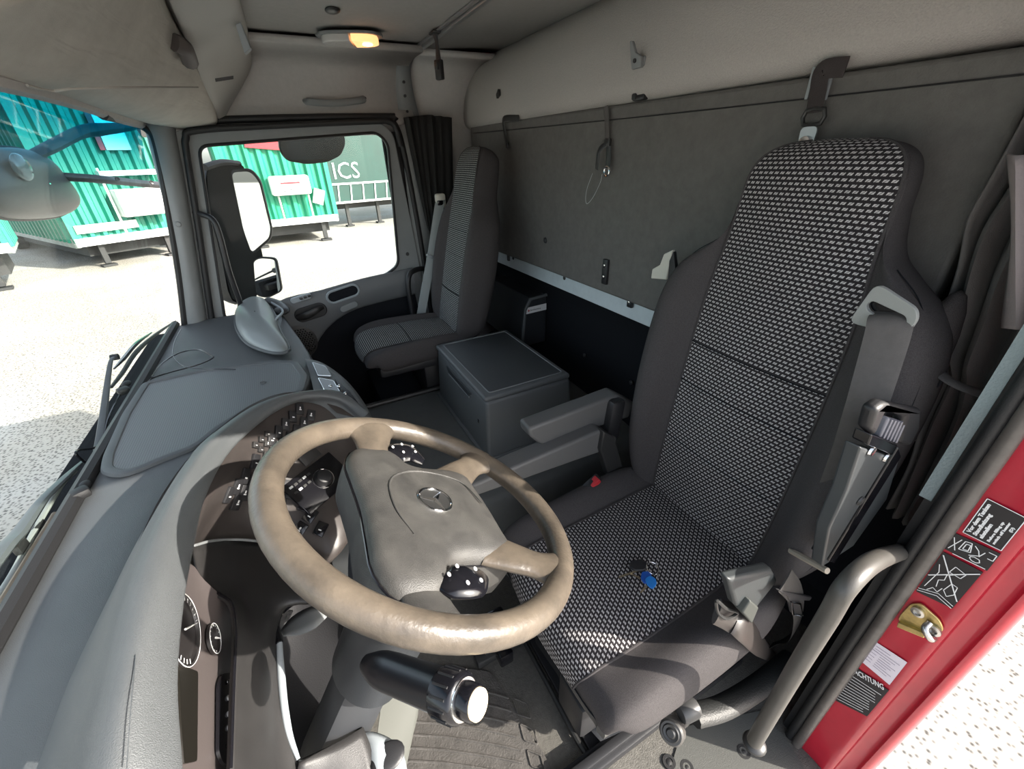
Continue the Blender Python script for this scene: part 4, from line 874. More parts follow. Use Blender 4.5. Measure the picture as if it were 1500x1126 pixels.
# handle column between seat and door: black grip, ribbed grey button, screws
hp = thing('belt_reel_column', 'grey column with a black hooded grip and ribbed grey button beside the driver seat', 'lever', P(1180, 850, y=.18))
by = .17
b = B(); b.prism([P(1262, 655, y=by), P(1318, 672, y=by), P(1300, 730, y=by), P(1250, 800, y=by), P(1205, 830, y=by), P(1215, 775, y=by), P(1240, 720, y=by)], (0, .02, 0)); cm = b.end('column_plate', mat('column_grey', (.045, .05, .053), .35), hp, bevel=.003)
b = B(); b.prism([P(1317, 655, y=by-.004), P(1321, 668, y=by-.004), P(1222, 826, y=by-.004), P(1214, 822, y=by-.004)], (0, .03, 0)); b.end('column_edge', GLOSS, hp, bevel=.002)
b = B(); b.prism([P(1300, 590, y=by), P(1352, 600, y=by), P(1350, 625, y=by), P(1334, 655, y=by), P(1318, 650, y=by), P(1328, 612, y=by), P(1300, 602, y=by), P(1283, 640, y=by), P(1275, 632, y=by), P(1285, 600, y=by)], (0, .018, 0)); b.end('hooded_grip', BLK, hp, bevel=.007)
b = B(); b.prism([P(1303, 612, y=by+.004), P(1328, 619, y=by+.004), P(1315, 650, y=by+.004), P(1289, 641, y=by+.004)], (0, .012, 0)); bt = b.end('ribbed_button', mat('lilac_grey', (.16, .16, .185), .5), hp, bevel=.003)
for k in range(5):
    f = (k+.5)/5; a = P(1304, 613, y=by+.003).lerp(P(1327, 619, y=by+.003), f); c = P(1291, 640, y=by+.003).lerp(P(1314, 648, y=by+.003), f)
    b = B(); b.tube([a, c], .0022, sm=0, n=6); b.end('rib', mat('lilac_grey', (.16, .16, .185), .5), bt)
b = B(); b.prism([P(1278, 637, y=by-.004), P(1316, 652, y=by-.004), P(1306, 666, y=by-.004), P(1272, 652, y=by-.004)], (0, .02, 0)); b.end('collar', GLOSS, hp, bevel=.002)
for q in ((1276, 660), (1298, 670), (1260, 733)):
    b = B(); b.lathe([(.008, 0), (.007, .003), (.003, .002)], P(*q, y=by-.001), (0, -1, 0), 14); b.end('screw', CHROME if q[0] != 1260 else DMET, hp)

# ---- passenger seat
ps = thing('passenger_seat', 'dark passenger seat with fine patterned cloth beside the far door', 'seat', (.45, 1.79, .38))
PYc = 1.81; Bo2 = V(.575, PYc, .69); U2 = V(.23, 0, .97).normalized(); N2 = V(-.97, 0, .23).normalized()
def b2_(t, Wd, I, H, th, k=0): return (Bo2+U2*t+N2*k, N2, Wd, I, H, th)
pp = [b2_(.0, .175, .115, .01, .10), b2_(.06, .205, .125, .025, .12), b2_(.2, .215, .13, .035, .13), b2_(.35, .215, .13, .035, .13), b2_(.48, .195, .125, .025, .125), b2_(.55, .155, .12, .010, .12), b2_(.60, .130, .115, .003, .115), b2_(.68, .125, .112, 0, .11), b2_(.735, .115, .10, -.004, .095, -.008), b2_(.762, .09, .075, -.008, .06, -.02), b2_(.772, .055, .04, -.005, .03, -.03)]
pb, pi_ = pad('backrest', pp, SEATF, PATP, ps, seams=(1.8, 2.9, 3.7))
def c2_(x, z, n, Wd, I, H, th): return (V(x, PYc, z), V(*n), Wd, I, H, th)
pc = [c2_(.62, .690, (0, 0, 1), .17, .12, .01, .10), c2_(.52, .695, (0, 0, 1), .180, .128, .018, .10), c2_(.40, .70, (0, 0, 1), .195, .13, .018, .10), c2_(.27, .700, (0, 0, 1), .208, .13, .014, .10), c2_(.20, .694, (-.2, 0, 1), .20, .125, .006, .095), c2_(.165, .675, (-.8, 0, .8), .19, .12, .0, .085), c2_(.152, .645, (-1, 0, .2), .178, .11, 0, .06)]
pad('seat_cushion', pc, SEATF, PATP, ps, seams=(2.3,))
b = B(); b.box((.42, PYc, .60), (.44, .34, .05), bev=.015); b.box((.50, PYc, .50), (.2, .24, .22), bev=.02); b.end('seat_base', BLK, ps)
pbt = thing('seat_belt', 'pale grey belt webbing hanging beside the passenger seat', 'seat belt', P(620, 465, y=2.05))
b = B(); b.tube([P(646, 290, y=2.1), P(643, 305, y=2.08), P(633, 370, y=2.07), P(622, 430, y=2.06), P(616, 466, y=2.06)], 1, flat=(.045, .004), n=8, up=(-.6, -1, 0)); b.end('webbing', mat('webbing_pale', (.22, .235, .235), .6), pbt)
b = B(); b.box(P(645, 294, y=2.10), (.05, .03, .065), bev=.01); b.end('upper_guide', CREAM, pbt)
b = B(); b.box(P(645, 297, y=2.08), (.028, .01, .022), bev=.003); b.end('guide_slot', GLOSS, pbt)
b = B(); b.box(P(632, 376, y=2.055), (.055, .012, .012), rot=Matrix.Rotation(.5, 3, 'Y'), bev=.003); b.end('belt_stop', TRIML, pbt)
b = B(); b.box(P(615, 468, y=2.05), (.04, .03, .03), bev=.006); b.end('lower_anchor', ALU, pbt)

# ---- storage box on the tunnel
bx = thing('storage_box', 'grey plastic storage box with a lid standing on the engine tunnel', 'storage box', (.63, 1.36, .437))
X0, X1, Y0, Y1, Z0, Z1 = .452, .795, 1.095, 1.61, .438, .685
bm = B(); bm.box(((X0+X1)/2, (Y0+Y1)/2, (Z0+Z1-.012)/2), (X1-X0, Y1-Y0, Z1-Z0-.012), bev=.014, seg=3)
for v in bm.bm.verts:
    f = (Z1-v.co.z)/(Z1-Z0)*.014; v.co.x += (-f if v.co.x < .62 else f); v.co.y += (-f if v.co.y < 1.36 else f)
bb_ = bm.end('box_body', BOXP, bx)
b = B(); b.box(((X0+X1)/2-.004, (Y0+Y1)/2, Z1-.003), (X1-X0+.004, Y1-Y0+.004, .020), bev=.008, seg=3); lid = b.end('lid', BOXP, bx)
b = B(); b.box(((X0+X1)/2, (Y0+Y1)/2, Z1+.0075), (X1-X0-.05, Y1-Y0-.05, .003), bev=.0014); b.end('lid_panel', mat('lid_inlay', (.05, .055, .06), .5, bump=.3, scale=800), lid)
b = B(); b.tube(rpoly([V(X0+.022, Y0+.022, Z1+.008), V(X1-.022, Y0+.022, Z1+.008), V(X1-.022, Y1-.022, Z1+.008), V(X0+.022, Y1-.022, Z1+.008)], .012), .0022, sm=0, closed=True, n=6); b.end('lid_rib', TRIM, lid)
b = B(); b.prism(rpoly([V(X0-.004, Y0+.12, Z1-.04), V(X0-.004, Y1-.12, Z1-.04), V(X0-.008, Y1-.17, Z1-.068), V(X0-.008, Y0+.17, Z1-.068)], .01), (-.003, 0, 0)); b.end('handle_recess', mat('recess_dark', (.03, .033, .036), .5), bb_, bevel=.001)
b = B(); b.tube([V(X0-.008, Y0+.14, Z1-.062), V(X0-.010, Y1-.16, Z1-.062)], .004, sm=0, n=8); b.end('handle_lip', BOXP, bb_)
b = B(); b.box(V(X0-.006, Y0+.07, Z0+.12), (.004, .012, .016), bev=.0015); b.end('latch_slot', GLOSS, bb_)
b = B(); b.box(((X0+X1)/2, (Y0+Y1)/2, Z0+.005), (X1-X0+.05, Y1-Y0+.045, .012), bev=.004); b.end('base_flange', BOXP, bx)
# ---- first aid box
fa = thing('first_aid_box', 'black wall box with a small red cross label behind the passenger seat', 'first aid box', (.98, 1.85, .57))
b = B(); b.prism([V(.90, 1.675, .55), V(.925, 1.675, .745), V(.955, 1.675, .795), V(1.05, 1.675, .80), V(1.05, 1.675, .55)], (0, .45, 0)); b.end('case', mat('aid_case', (.03, .032, .036), .4, bump=.2, scale=500), fa, bevel=.006)
b = B(); b.prism([V(.895, 1.672, .55), V(.92, 1.672, .75), V(.95, 1.672, .80), V(1.05, 1.672, .808), V(1.05, 1.672, .795), V(.957, 1.672, .788), V(.93, 1.672, .742), V(.908, 1.672, .55)], (0, -.012, 0)); b.end('rim', BOXP, fa, bevel=.002)
q = [P(771, 456, y=1.668), P(800, 447, y=1.668), P(800, 453, y=1.668), P(772, 461, y=1.668)]
q = [P(771, 460, y=1.668), P(800, 453, y=1.668), P(800, 444, y=1.668), P(771, 451, y=1.668)]
b = B(); b.prism(q, (0, -.002, 0)); lb = b.end('white_label', mat('aid_label', (.8, .78, .78), .5), fa, smooth=0, label='white label with a red cross')
u = (q[1]-q[0]).normalized(); v = (q[3]-q[0]).normalized(); o = q[0]+(q[3]-q[0])*.5+u*.012+V(0, -.0035, 0)
b = B(); b.box(o, (.011, .0008, .0035)); b.box(o, (.0035, .0008, .011)); b.end('red_cross', REDP, lb, smooth=0)
text('Betriebsanleitung', .0105, o+u*.009-v*.003+V(0, 0, 0), u, v, LABELK, lb, sx=.8)
# ---- cream guide beside the driver seat shoulder
b = B(); b.prism([P(985, 366, x=.86), P(972, 372, x=.86), P(966, 388, x=.86), P(955, 394, x=.86), P(953, 408, x=.86), P(976, 410, x=.86), P(980, 390, x=.86)], (.012, 0, 0)); og = b.end('side_guide', CREAM, seat, bevel=.003, label='cream plastic guide'); 
b = B(); b.prism([P(986, 368, x=.856), P(980, 382, x=.856), P(978, 410, x=.856), P(990, 400, x=.856)], (.012, 0, 0)); b.end('guide_clip', BLK, seat, bevel=.002)

# ---- entry grab tube at the driver door
gt = thing('grab_bar', 'thick grey brown entry grab tube rising along the driver door sill', 'handle', P(1105, 1085, y=.11))
b = B(); b.tube([P(1352, 800, y=.128), P(1325, 806, y=.12), P(1280, 822, y=.112), P(1240, 858, y=.108), P(1212, 905, y=.108), P(1160, 990, y=.11), P(1105, 1085, y=.112)], [.8, .95, 1, 1, 1, 1, 1], flat=(.027, .027), n=16, sm=6); b.end('tube', TUBE, gt)
b = B(); b.ell(P(1105, 1088, y=.112), (.022, .022, .010)); b.end('mount', DMET, gt)
# ---- grey curtain on the driver side and black one on the passenger side
def curtain(pts_top, pts_bot, n, amp, m, name, lab, dirn, t_extra=None, mid=None, wav=1.0):
    rows = []
    for s in np.linspace(0, 1, 9):
        r = []
        for k in range(n):
            f = k/(n-1); a = spt(pts_top, f); c = spt(pts_bot, f); p = a.lerp(c, s)
            if mid: p += mid*math.sin(math.pi*s)
            ph = math.sin(k*math.pi*wav)*0+((-1)**k)
            r.append(p+Vector(dirn)*amp*ph*(.6+.4*math.sin(3*s+k))+V(0, 0, 0))
        rows.append(r)
    return tag(net(name, rows, m, nu=2, nv=4, solid=.002), lab, 'curtain')
def spt(pts, f):
    q = f*(len(pts)-1); i = min(int(q), len(pts)-2); return pts[i].lerp(pts[i+1], q-i)
curtain([P(592, 172, y=2.17), P(625, 168, y=2.17), P(662, 172, y=2.17)], [P(626, 330, y=2.17), P(640, 380, y=2.17), P(668, 420, y=2.17)], 13, .014, CURT, 'curtain', 'black pleated curtain gathered behind the passenger door', (0, 1, 0))
# driver side curtain, bundled by a tie
cr_rows = [[(1520, 150), (1560, 160), (1600, 170)], [(1462, 262), (1510, 270), (1560, 280)], [(1425, 325), (1475, 335), (1560, 350)], [(1408, 390), (1450, 398), (1520, 410)], [(1385, 460), (1430, 468), (1500, 480)],
           [(1368, 515), (1410, 523), (1480, 532)], [(1380, 556), (1405, 562), (1452, 572)], [(1360, 605), (1390, 614), (1436, 628)], [(1334, 680), (1358, 690), (1393, 702)], [(1302, 742), (1325, 758), (1352, 764)]]
rows = []
for i, r in enumerate(cr_rows):
    a, c, e = [P(x, y, x=.93) for x, y in r]; rr = []
    for k in range(7):
        f = k/6; p = a.lerp(c, f*2) if f < .5 else c.lerp(e, f*2-1)
        am = .030 if i != 6 else .012
        rr.append(p+V(am*(1 if k % 2 else -1)*(.7+.3*math.sin(i*1.3+k*2)), 0, .006*math.sin(k*1.7+i)))
    rows.append(rr)
cu = tag(net('curtain', rows, CURTG, nu=4, nv=4, solid=.003), 'grey cloth curtain bundled beside the red door jamb', 'curtain')
b = B(); b.tube([P(1368, 540, x=.86), P(1395, 560, x=.85), P(1430, 574, x=.86), P(1458, 580, x=.87)], 1, flat=(.024, .006), n=8); b.end('tie_band', CURTG, cu)
b = B(); b.tube([P(1366, 540, x=.86), P(1362, 552, x=.85), P(1370, 566, x=.85), P(1378, 556, x=.85)], .0022, n=6, closed=True); b.end('tie_cord', FELT, cu)
b = B(); b.prism([P(1480, 408, x=.868), P(1512, 408, x=.868), P(1512, 452, x=.868), P(1482, 450, x=.868)], (-.002, 0, 0)); b.end('hook_patch', mat('patch_brown', (.06, .05, .048), .8), cu)
b = B()
rows = [[P(1478+8*math.sin(k), y, x=.85)+V(0, 0, 0), P(1490, y+2, x=.825), P(1515, y+4, x=.84)] for k, y in enumerate((225, 290, 350, 410, 460, 480))]
net('folded_edge', rows, mat('curtain_sunlit', (.26, .22, .22), .8, bump=.3), cu, nu=3, nv=3, solid=.003)  # paler pinkish cloth: sunlight on the rolled edge is put into its colour

# ---- overhead console above the windscreen, with soft cloth below
oc = thing('overhead_console', 'grey moulded overhead console end with small tabs at the top left', 'console', (-.05, 2.2, 1.56))
L_ = [P(322, 178, y=2.22), P(318, 165, y=2.18), P(302, 120, y=2.0), P(280, 60, y=1.78), P(256, 0, y=1.55), P(225, -70, y=1.3)]
R_ = [P(334, 150, y=2.22), P(362, 106, y=2.18), P(362, 80, y=2.05), P(355, 40, y=1.82), P(343, 0, y=1.58), P(322, -60, y=1.3)]
rows = []
for a, c in zip(L_, R_):
    rows.append([a+V(-.05, 0, .10), a+V(-.012, 0, .03), a, a.lerp(c, .5)+V(0, 0, -.006), c, c+V(.006, 0, .03), c+V(.0, 0, .11)])
ocn = net('console_shell', rows, mat('console_grey', (.40, .385, .36), .7, bump=.3, scale=700), oc, nu=4, nv=4, solid=.006, off=1)
for q in (((331, -5), (340, 22), (346, 16), (338, -8)), ((345, 36), (358, 78), (367, 70), (352, 32))):
    b = B(); b.prism([P(x, y, y=1.74) for x, y in q], (.004, .03, .0)); b.end('hinge_tab', TRIML, ocn, bevel=.002)
b = B(); b.prism([P(315, 115, y=1.95), P(342, 111, y=1.95), P(342, 116, y=1.95), P(316, 120, y=1.95)], (0, -.004, 0)); b.end('slot', DMET, ocn)
b = B(); b.tube([P(255, 62, y=1.70), P(270, 70, y=1.72), P(278, 90, y=1.78)], .022, n=10); b.end('gap_shade', mat('gap_brown', (.10, .085, .08), .6), oc)  # added dark tube: shade of the open gap, put in as colour
hdr = [(-250, 30), (-100, 78), (0, 114), (80, 138), (165, 166), (222, 182)]
con = [(195, -90, 1.2), (228, -12, 1.5), (255, 52, 1.72), (284, 98, 1.9), (305, 146, 2.07), (318, 180, 2.18)]
rows = []
for (hx, hy), (cx, cy, cy_) in zip(hdr, con):
    a = P(hx, hy, x=-.362); c = P(cx, cy, y=cy_); mm = a.lerp(c, .5); sg = -.022
    rows.append([a+V(-.01, 0, .02), a, a.lerp(c, .25)+V(0, 0, sg*.8), mm+V(0, 0, sg), a.lerp(c, .78)+V(0, 0, sg*.7), c, c+V(.01, 0, .04)])
def cloth_mat():
    m = mat('overhead_cloth', (.50, .475, .43), .95, bump=.5, scale=700, var=.08, vscale=12, spec=.1); t = m.node_tree; b = t.nodes['Principled BSDF']
    w = t.nodes.new('ShaderNodeTexNoise'); w.inputs['Scale'].default_value = 6; w.inputs['Detail'].default_value = 2; w.inputs['Distortion'].default_value = .6
    mp = t.nodes.new('ShaderNodeMapping'); mp.inputs['Scale'].default_value = (1, .9, 6); mp.inputs['Rotation'].default_value = (0, 0, .5); tc = [n for n in t.nodes if n.type == 'TEX_COORD'][0]
    t.links.new(tc.outputs['Object'], mp.inputs[0]); t.links.new(mp.outputs[0], w.inputs[0]); b2 = t.nodes.new('ShaderNodeBump'); b2.inputs['Strength'].default_value = .6; b2.inputs['Distance'].default_value = .008
    old = [n for n in t.nodes if n.type == 'BUMP' and n is not b2][0]; t.links.new(w.outputs[0], b2.inputs['Height']); t.links.new(old.outputs[0], b2.inputs['Normal']); t.links.new(b2.outputs[0], b.inputs['Normal']); return m
cl_ = tag(net('overhead_cloth', rows, cloth_mat(), nu=5, nv=5, solid=.004, off=1), 'sagging beige grey cloth stretched above the windscreen', 'cloth')
b = B(); b.tube([P(40, 125, x=-.345), P(75, 133, x=-.335), P(110, 130, x=-.30), P(200, 128, x=-.22), P(290, 128, x=-.14)], .0025, n=6); b.end('hem', mat('overhead_cloth2', (.4, .38, .35), .95), cl_)
b = B(); b.tube([P(-40, 108, x=-.372), P(40, 128, x=-.372), P(120, 152, x=-.372), P(170, 170, x=-.372), P(225, 186, x=-.372)], .018, n=8); b.end('header_trim', HEADC, fw)

# ================================================================ outside: wipers and mirrors
def tubes(name, m, parent, pts, r, **k):
    b = B(); b.tube(pts, r, **k); return b.end(name, m, parent)
wp_ = thing('wiper', 'black wiper standing up the windscreen near the far pillar', 'wiper', P(150, 650, x=-.60)); g = lambda x, y, o=-.60: P(x, y, x=o)
tubes('arm', mat('wiper_grey', (.09, .095, .10), .4), wp_, [g(142, 668), g(150, 620), g(156, 570), g(162, 530), g(168, 522)], [1, 1, .8, .6, .5], flat=(.022, .012), n=8)
tubes('blade', RUBBER, wp_, [g(163, 567), g(180, 545), g(200, 515), g(228, 490), g(257, 470)], [.7, 1, 1.2, 1, .5], n=6, flat=(.014, .012))
tubes('blade_frame', GLOSS, wp_, [g(167, 540), g(182, 524), g(200, 503), g(222, 487)], [.4, 1, 1, .4], n=6, flat=(.016, .012))
b = B(); b.lathe([(.010, -.01), (.010, .01)], g(168, 523), (1, 0, 0), 14); b.end('joint', BLK, wp_)
tubes('cable', GLOSS, wp_, [g(135, 683, -.59), g(122, 675, -.59), g(111, 664, -.59), g(118, 659, -.59), g(140, 655, -.59), g(152, 640, -.58), g(160, 610, -.58), g(180, 570, -.57)], .003, n=6)
wq = thing('wiper', 'dusty grey wiper at the left edge beside the dashboard', 'wiper', P(0, 860, x=-.62))
tubes('blade', mat('wiper_grey', (.09, .095, .10), .4), wq, [g(-40, 870), g(5, 805), g(28, 780), g(60, 735), g(95, 700), g(122, 675)], [1, 1.3, 1.2, .9, .8, .4], flat=(.024, .014), n=8)
tubes('arm', mat('wiper_pale', (.30, .31, .30), .4), wq, [g(-20, 900), g(20, 840), g(55, 770), g(90, 712), g(112, 690)], [1.2, 1.2, 1, .8, .6], flat=(.012, .010), n=8)
for q in ((58, 772), (30, 800)):
    b = B(); b.box(g(*q), (.012, .03, .02), bev=.003); b.end('clip', DMET, wq)
# front mirror with arms
fm = thing('front_mirror', 'large oval front mirror on a dark jointed arm seen through the windscreen', 'mirror', P(50, 270, x=-.95)); g = lambda x, y, o=-.95: P(x, y, x=o)
ring = [(-30, 222), (-5, 216), (30, 219), (58, 232), (85, 262), (104, 290), (103, 305), (85, 316), (40, 321), (-10, 316), (-50, 290), (-50, 245)]
rw = [g(*q) for q in ring]; c0 = sum(rw, Vector())/len(rw)
net('housing', [rw, [c0+(p-c0)*.99+V(.025, 0, 0) for p in rw], [c0+(p-c0)*.85+V(.055, 0, .0) for p in rw], [c0+(p-c0)*.5+V(.075, 0, 0) for p in rw], [c0+(p-c0)*.02+V(.08, 0, 0) for p in rw]], mat('mirror_housing', (.045, .045, .048), .35), fm, nu=3, nv=3, closed=True)
tubes('housing_rim', RUBBER, fm, rw, .008, closed=True, n=8)
b = B(); b.ell(g(32, 245, -.87), (.02, .07, .05)); b.end('swivel', mat('swivel', (.25, .25, .25), .15, metal=.5), fm)
tubes('upper_arm', mat('mirror_arm', (.04, .042, .045), .45), fm, [g(40, 232, -.93), g(75, 215, -.9), g(115, 195, -.85), g(140, 190, -.8), g(190, 185, -.7), g(235, 175, -.6)], [.8, 1, 1.1, 1.3, .9, .7], flat=(.075, .05), n=10)
tubes('lower_arm', mat('mirror_arm', (.04, .042, .045), .45), fm, [g(80, 258, -.93), g(140, 262, -.8), g(200, 268, -.7), g(245, 272, -.6)], 1, flat=(.055, .04), n=10)
for q, o in (((172, 262), -.725), ((222, 267), -.63)):
    b = B(); b.lathe([(.011, 0), (.009, .004), (.004, .002)], g(q[0], q[1], o), (.5, -.8, 0), 12); b.end('bolt', DMET, fm)
# side mirrors
YM = 2.58; g = lambda x, y, o=YM: P(x, y, y=o)
sm = thing('side_mirror', 'pair of side mirrors in a black housing outside the passenger window', 'mirror', g(345, 440)); hr = [(303, 250), (322, 240), (352, 240), (362, 262), (370, 330), (385, 375), (375, 436), (340, 440), (325, 380), (305, 300)]
rw = [g(*q) for q in hr]; c0 = sum(rw, Vector())/len(rw); dv = V(-.05, .05, 0)
net('housing', [rw, [p+dv for p in rw], [c0+(p-c0)*.8+dv*2.4 for p in rw], [c0+(p-c0)*.05+dv*3 for p in rw]], mat('mirror_black', (.007, .007, .008), .4, spec=.3), sm, nu=2, nv=3, closed=True)
b = B(); b.prism(rpoly([p+V(0, .002, 0) for p in rw], .02), (0, .004, 0)); b.end('housing_back', mat('mirror_black', (.007, .007, .008), .4, spec=.3), sm)
def mglass(pts, nm, dep, shift=0):
    ps = [g(x, y, YM-.03) for x, y in pts]; c = sum(ps, Vector())/len(ps)
    # turn the glass towards the rear of the truck
    ps = [p+V(0, (p.x-c.x)*-.45, 0) for p in ps]
    m = rpoly(ps, .025, 4); n = (m[5]-m[0]).cross(m[12]-m[0]).normalized(); n = n if n.y < 0 else -n
    b = B(); b.prism([p-n*.02 for p in m], n*.018); h_ = b.end(nm+'_shell', RUBBER, sm, bevel=.004)
    b = B(); b.prism([c+(p-c)*.93-n*.001 for p in m], n*.001); b.end(nm, MIRROR, sm, smooth=0)
mglass([(336, 248), (366, 246), (380, 262), (398, 335), (396, 350), (368, 376), (355, 340)], 'main_glass', 0)
mglass([(370, 382), (380, 376), (404, 376), (413, 425), (392, 438), (374, 436)], 'wide_glass', 0)
tubes('mirror_arm', RUBBER, sm, [g(300, 245, 2.4), g(325, 238, 2.5), g(350, 240, 2.6)], .014, n=8)
km = thing('kerb_mirror', 'half round kerb mirror hanging at the top of the passenger window', 'mirror', P(458, 200, y=2.42)); g = lambda x, y, o=2.42: P(x, y, y=o)
kr = [g(407, 196), g(505, 196), g(507, 212), g(500, 228), g(480, 238), g(450, 241), g(420, 236), g(409, 222)]
kt = [p+V(0, -(p.z-1.5)*.0, 0) for p in rpoly(kr, .02)]
b = B(); b.prism([p+V(0, .01, 0) for p in kt], (0, .05, .01)); b.end('housing', mat('mirror_black', (.007, .007, .008), .4, spec=.3), km, bevel=.006)
c = sum(kt, Vector())/len(kt)
b = B(); b.prism([c+(p-c)*.95+V(0, .006, 0) for p in kt], (0, -.001, 0))
kg = b.end('kerb_glass', mat('mirror_glass_grey', (.55, .55, .56), .08, metal=1), km, smooth=0)
for v in kg.data.vertices: v.co.y += -(v.co.z-1.42)*.5
tubes('arm', RUBBER, km, [g(455, 225, 2.46), g(458, 192, 2.44), g(452, 176, 2.38), V(.16, 2.285, 1.62)], .008, n=8)
b = B(); b.prism([g(440, 198, 2.405), g(500, 198, 2.405), g(492, 206, 2.405), g(470, 210, 2.405), g(445, 206, 2.405)], (0, -.003, 0)); b.end('hood_mark', GLOSS, km)

# ================================================================ trailers in the yard
def wave_wall(name, a, c, z0, z1, n, m, parent, dep=.12):
    u = (c-a); L = u.length; u = u.normalized(); nn = V(u.y, -u.x, 0); vs = []
    for k in range(n):
        s = L*k/n; w = L/n
        for q, h in ((0, 0), (.18, 1), (.5, 1), (.68, 0)): vs.append((s+q*w, h))
    vs.append((L, 0)); V_ = []; Fs = []
    for s, h in vs:
        p = a+u*s+nn*dep*h; V_ += [(p.x, p.y, z0), (p.x, p.y, z1)]
    for i in range(len(vs)-1): Fs.append((2*i, 2*i+2, 2*i+3, 2*i+1))
    me = bpy.data.meshes.new(name); me.from_pydata(V_, [], Fs); return link(me, name, m, parent, smooth=0)
def trailer(label, A, Bp, depth, z0, z1, m, side=True, unit=None, group=None):
    A = V(A[0], A[1], 0); Bp = V(Bp[0], Bp[1], 0); u = (Bp-A).normalized(); back = V(-u.y, u.x, 0); t = thing('trailer', label, 'trailer', ((A+Bp)/2+V(0, 0, GZ)))
    wave_wall('front_wall', A, Bp, z0, z1, 9, m, t)
    wave_wall('side_wall', A+back*depth, A, z0, z1, int(depth*2.6), m, t)
    wave_wall('side_wall', Bp, Bp+back*depth, z0, z1, int(depth*2.6), m, t)
    rz = lambda v: Matrix.Rotation(math.atan2(v.y, v.x), 3, 'Z')
    W_ = (Bp-A).length; mid = (A+Bp)/2
    b = B(); b.box(mid+back*depth/2+V(0, 0, z1), (W_, depth, .08), rot=rz(u)); b.end('roof', m, t, smooth=0)
    b = B(); b.box(mid-back*.08+V(0, 0, z0+.0), (W_+.1, .16, .22), rot=rz(u)); b.end('bottom_rail', TRW, t, smooth=0)
    for q in (A, Bp):
        b = B(); b.box(q-back*.06+V(0, 0, (z0+z1)/2), (.12, .12, z1-z0), rot=rz(u)); b.end('corner_post', m, t, smooth=0)
    b = B(); b.box(A+back*depth/2+V(0, 0, z0-.02), (.12, depth, .26), rot=rz(u)); b.box(Bp+back*depth/2+V(0, 0, z0-.02), (.12, depth, .26), rot=rz(u)); b.end('side_rail', TRG, t, kind='stuff', smooth=0)
    b = B(); b.box(mid+back*(depth/2+.15)+V(0, 0, (z0+GZ)/2+.16), (W_-.5, depth-.5, (z0-GZ)-.30), rot=rz(u)); b.end('chassis_block', TRK, t, smooth=0)  # deep dark box, added to block the sun under the trailer
    for q in (A+u*.5, Bp-u*.5):
        b = B(); b.box(q+back*.1+V(0, 0, (z0+GZ)/2+.05), (.14, .14, z0-GZ-.1), rot=rz(u)); b.box(q+back*.1+V(0, 0, GZ+.04), (.35, .3, .06), rot=rz(u)); b.end('landing_leg', TRK, t, smooth=0)
    for sd in (A, Bp):
        for k in range(3 if depth > 6 else 0):
            o = sd+(u if sd is A else -u)*.18+back*(depth-4.2+1.3*k)+V(0, 0, GZ+.5)
            b = B(); b.lathe([(.2, -.15), (.48, -.16), (.5, -.1), (.5, .1), (.48, .16), (.2, .15)], o, u, 20); b.end('wheel', TRK, t)
    return t, u, back
A_ = P(112, 356, y=17.0); B_ = P(266, 336, y=18.4); z0 = A_.z
t1, u1, k1 = trailer('green corrugated trailer seen through the windscreen', A_, B_, 12, z0, 3.7, GREEN)
def onf(A, u, s, z, o=.16): return V(A.x, A.y, 0)+u*s+V(u.y, -u.x, 0)*o+V(0, 0, z)
W1 = (V(B_.x, B_.y, 0)-V(A_.x, A_.y, 0)).length
b = B(); b.box(onf(A_, u1, W1*.66, z0+.95, .4), (1.2, .5, .75), rot=Matrix.Rotation(math.atan2(u1.y, u1.x), 3, 'Z'), bev=.05); b.end('cooling_unit', TRW, t1)
b = B(); b.box(onf(A_, u1, W1*.66, z0+1.75, .3), (1.4, .3, .14), rot=Matrix.Rotation(math.atan2(u1.y, u1.x), 3, 'Z')); b.end('unit_lid', TRW, t1, smooth=0)
for s in (.42, .95):
    b = B(); b.tube([onf(A_, u1, W1*s, z0, .35), onf(A_, u1, W1*s, z0+1.9, .3)], .035, sm=0, n=8); b.end('ladder_rail', TRW, t1)
b = B(); b.box(onf(A_, u1, W1*.70, 2.35, .14), (.6, .04, .95), rot=Matrix.Rotation(math.atan2(u1.y, u1.x), 3, 'Z')); b.end('white_panel', TRW, t1, smooth=0)
b = B(); b.box(onf(A_, u1, W1*.56, 2.35, .14), (.12, .05, .95), rot=Matrix.Rotation(math.atan2(u1.y, u1.x), 3, 'Z')); b.end('red_stripe', REDP, t1, smooth=0)
b = B(); b.box(onf(A_, u1, W1*.30, z0+.35, .15), (1.5, .04, .22), rot=Matrix.Rotation(math.atan2(u1.y, u1.x), 3, 'Z')); b.end('white_band', TRW, t1, smooth=0)
C_ = P(352, 331, y=17.6); D_ = P(492, 317, y=17.9)
t2, u2, k2 = trailer('light green corrugated trailer seen through the passenger window', C_, D_, 12, C_.z, 3.7, mat('green_bright', (.015, .26, .145), .5, var=.12, vscale=1.2))
W2 = (V(D_.x, D_.y, 0)-V(C_.x, C_.y, 0)).length; r2 = Matrix.Rotation(math.atan2(u2.y, u2.x), 3, 'Z')
b = B(); b.box(onf(C_, u2, W2*.58, .72, .35), (1.25, .4, .6), rot=r2, bev=.08, seg=3); cu2 = b.end('cooling_unit', TRW, t2)
text('H 73', .17, onf(C_, u2, W2*.50, .50, .56), u2, V(0, 0, 1), LABELK, cu2)
b = B(); b.box(onf(C_, u2, W2*.58, .80, .56), (.6, .02, .05), rot=r2); b.end('red_line', REDP, cu2, smooth=0)
for s in (.44, .74): 
    b = B(); b.tube([onf(C_, u2, W2*s, .50, .3), onf(C_, u2, W2*s, C_.z, .3)], .035, sm=0, n=8); b.end('unit_support', TRG, t2)
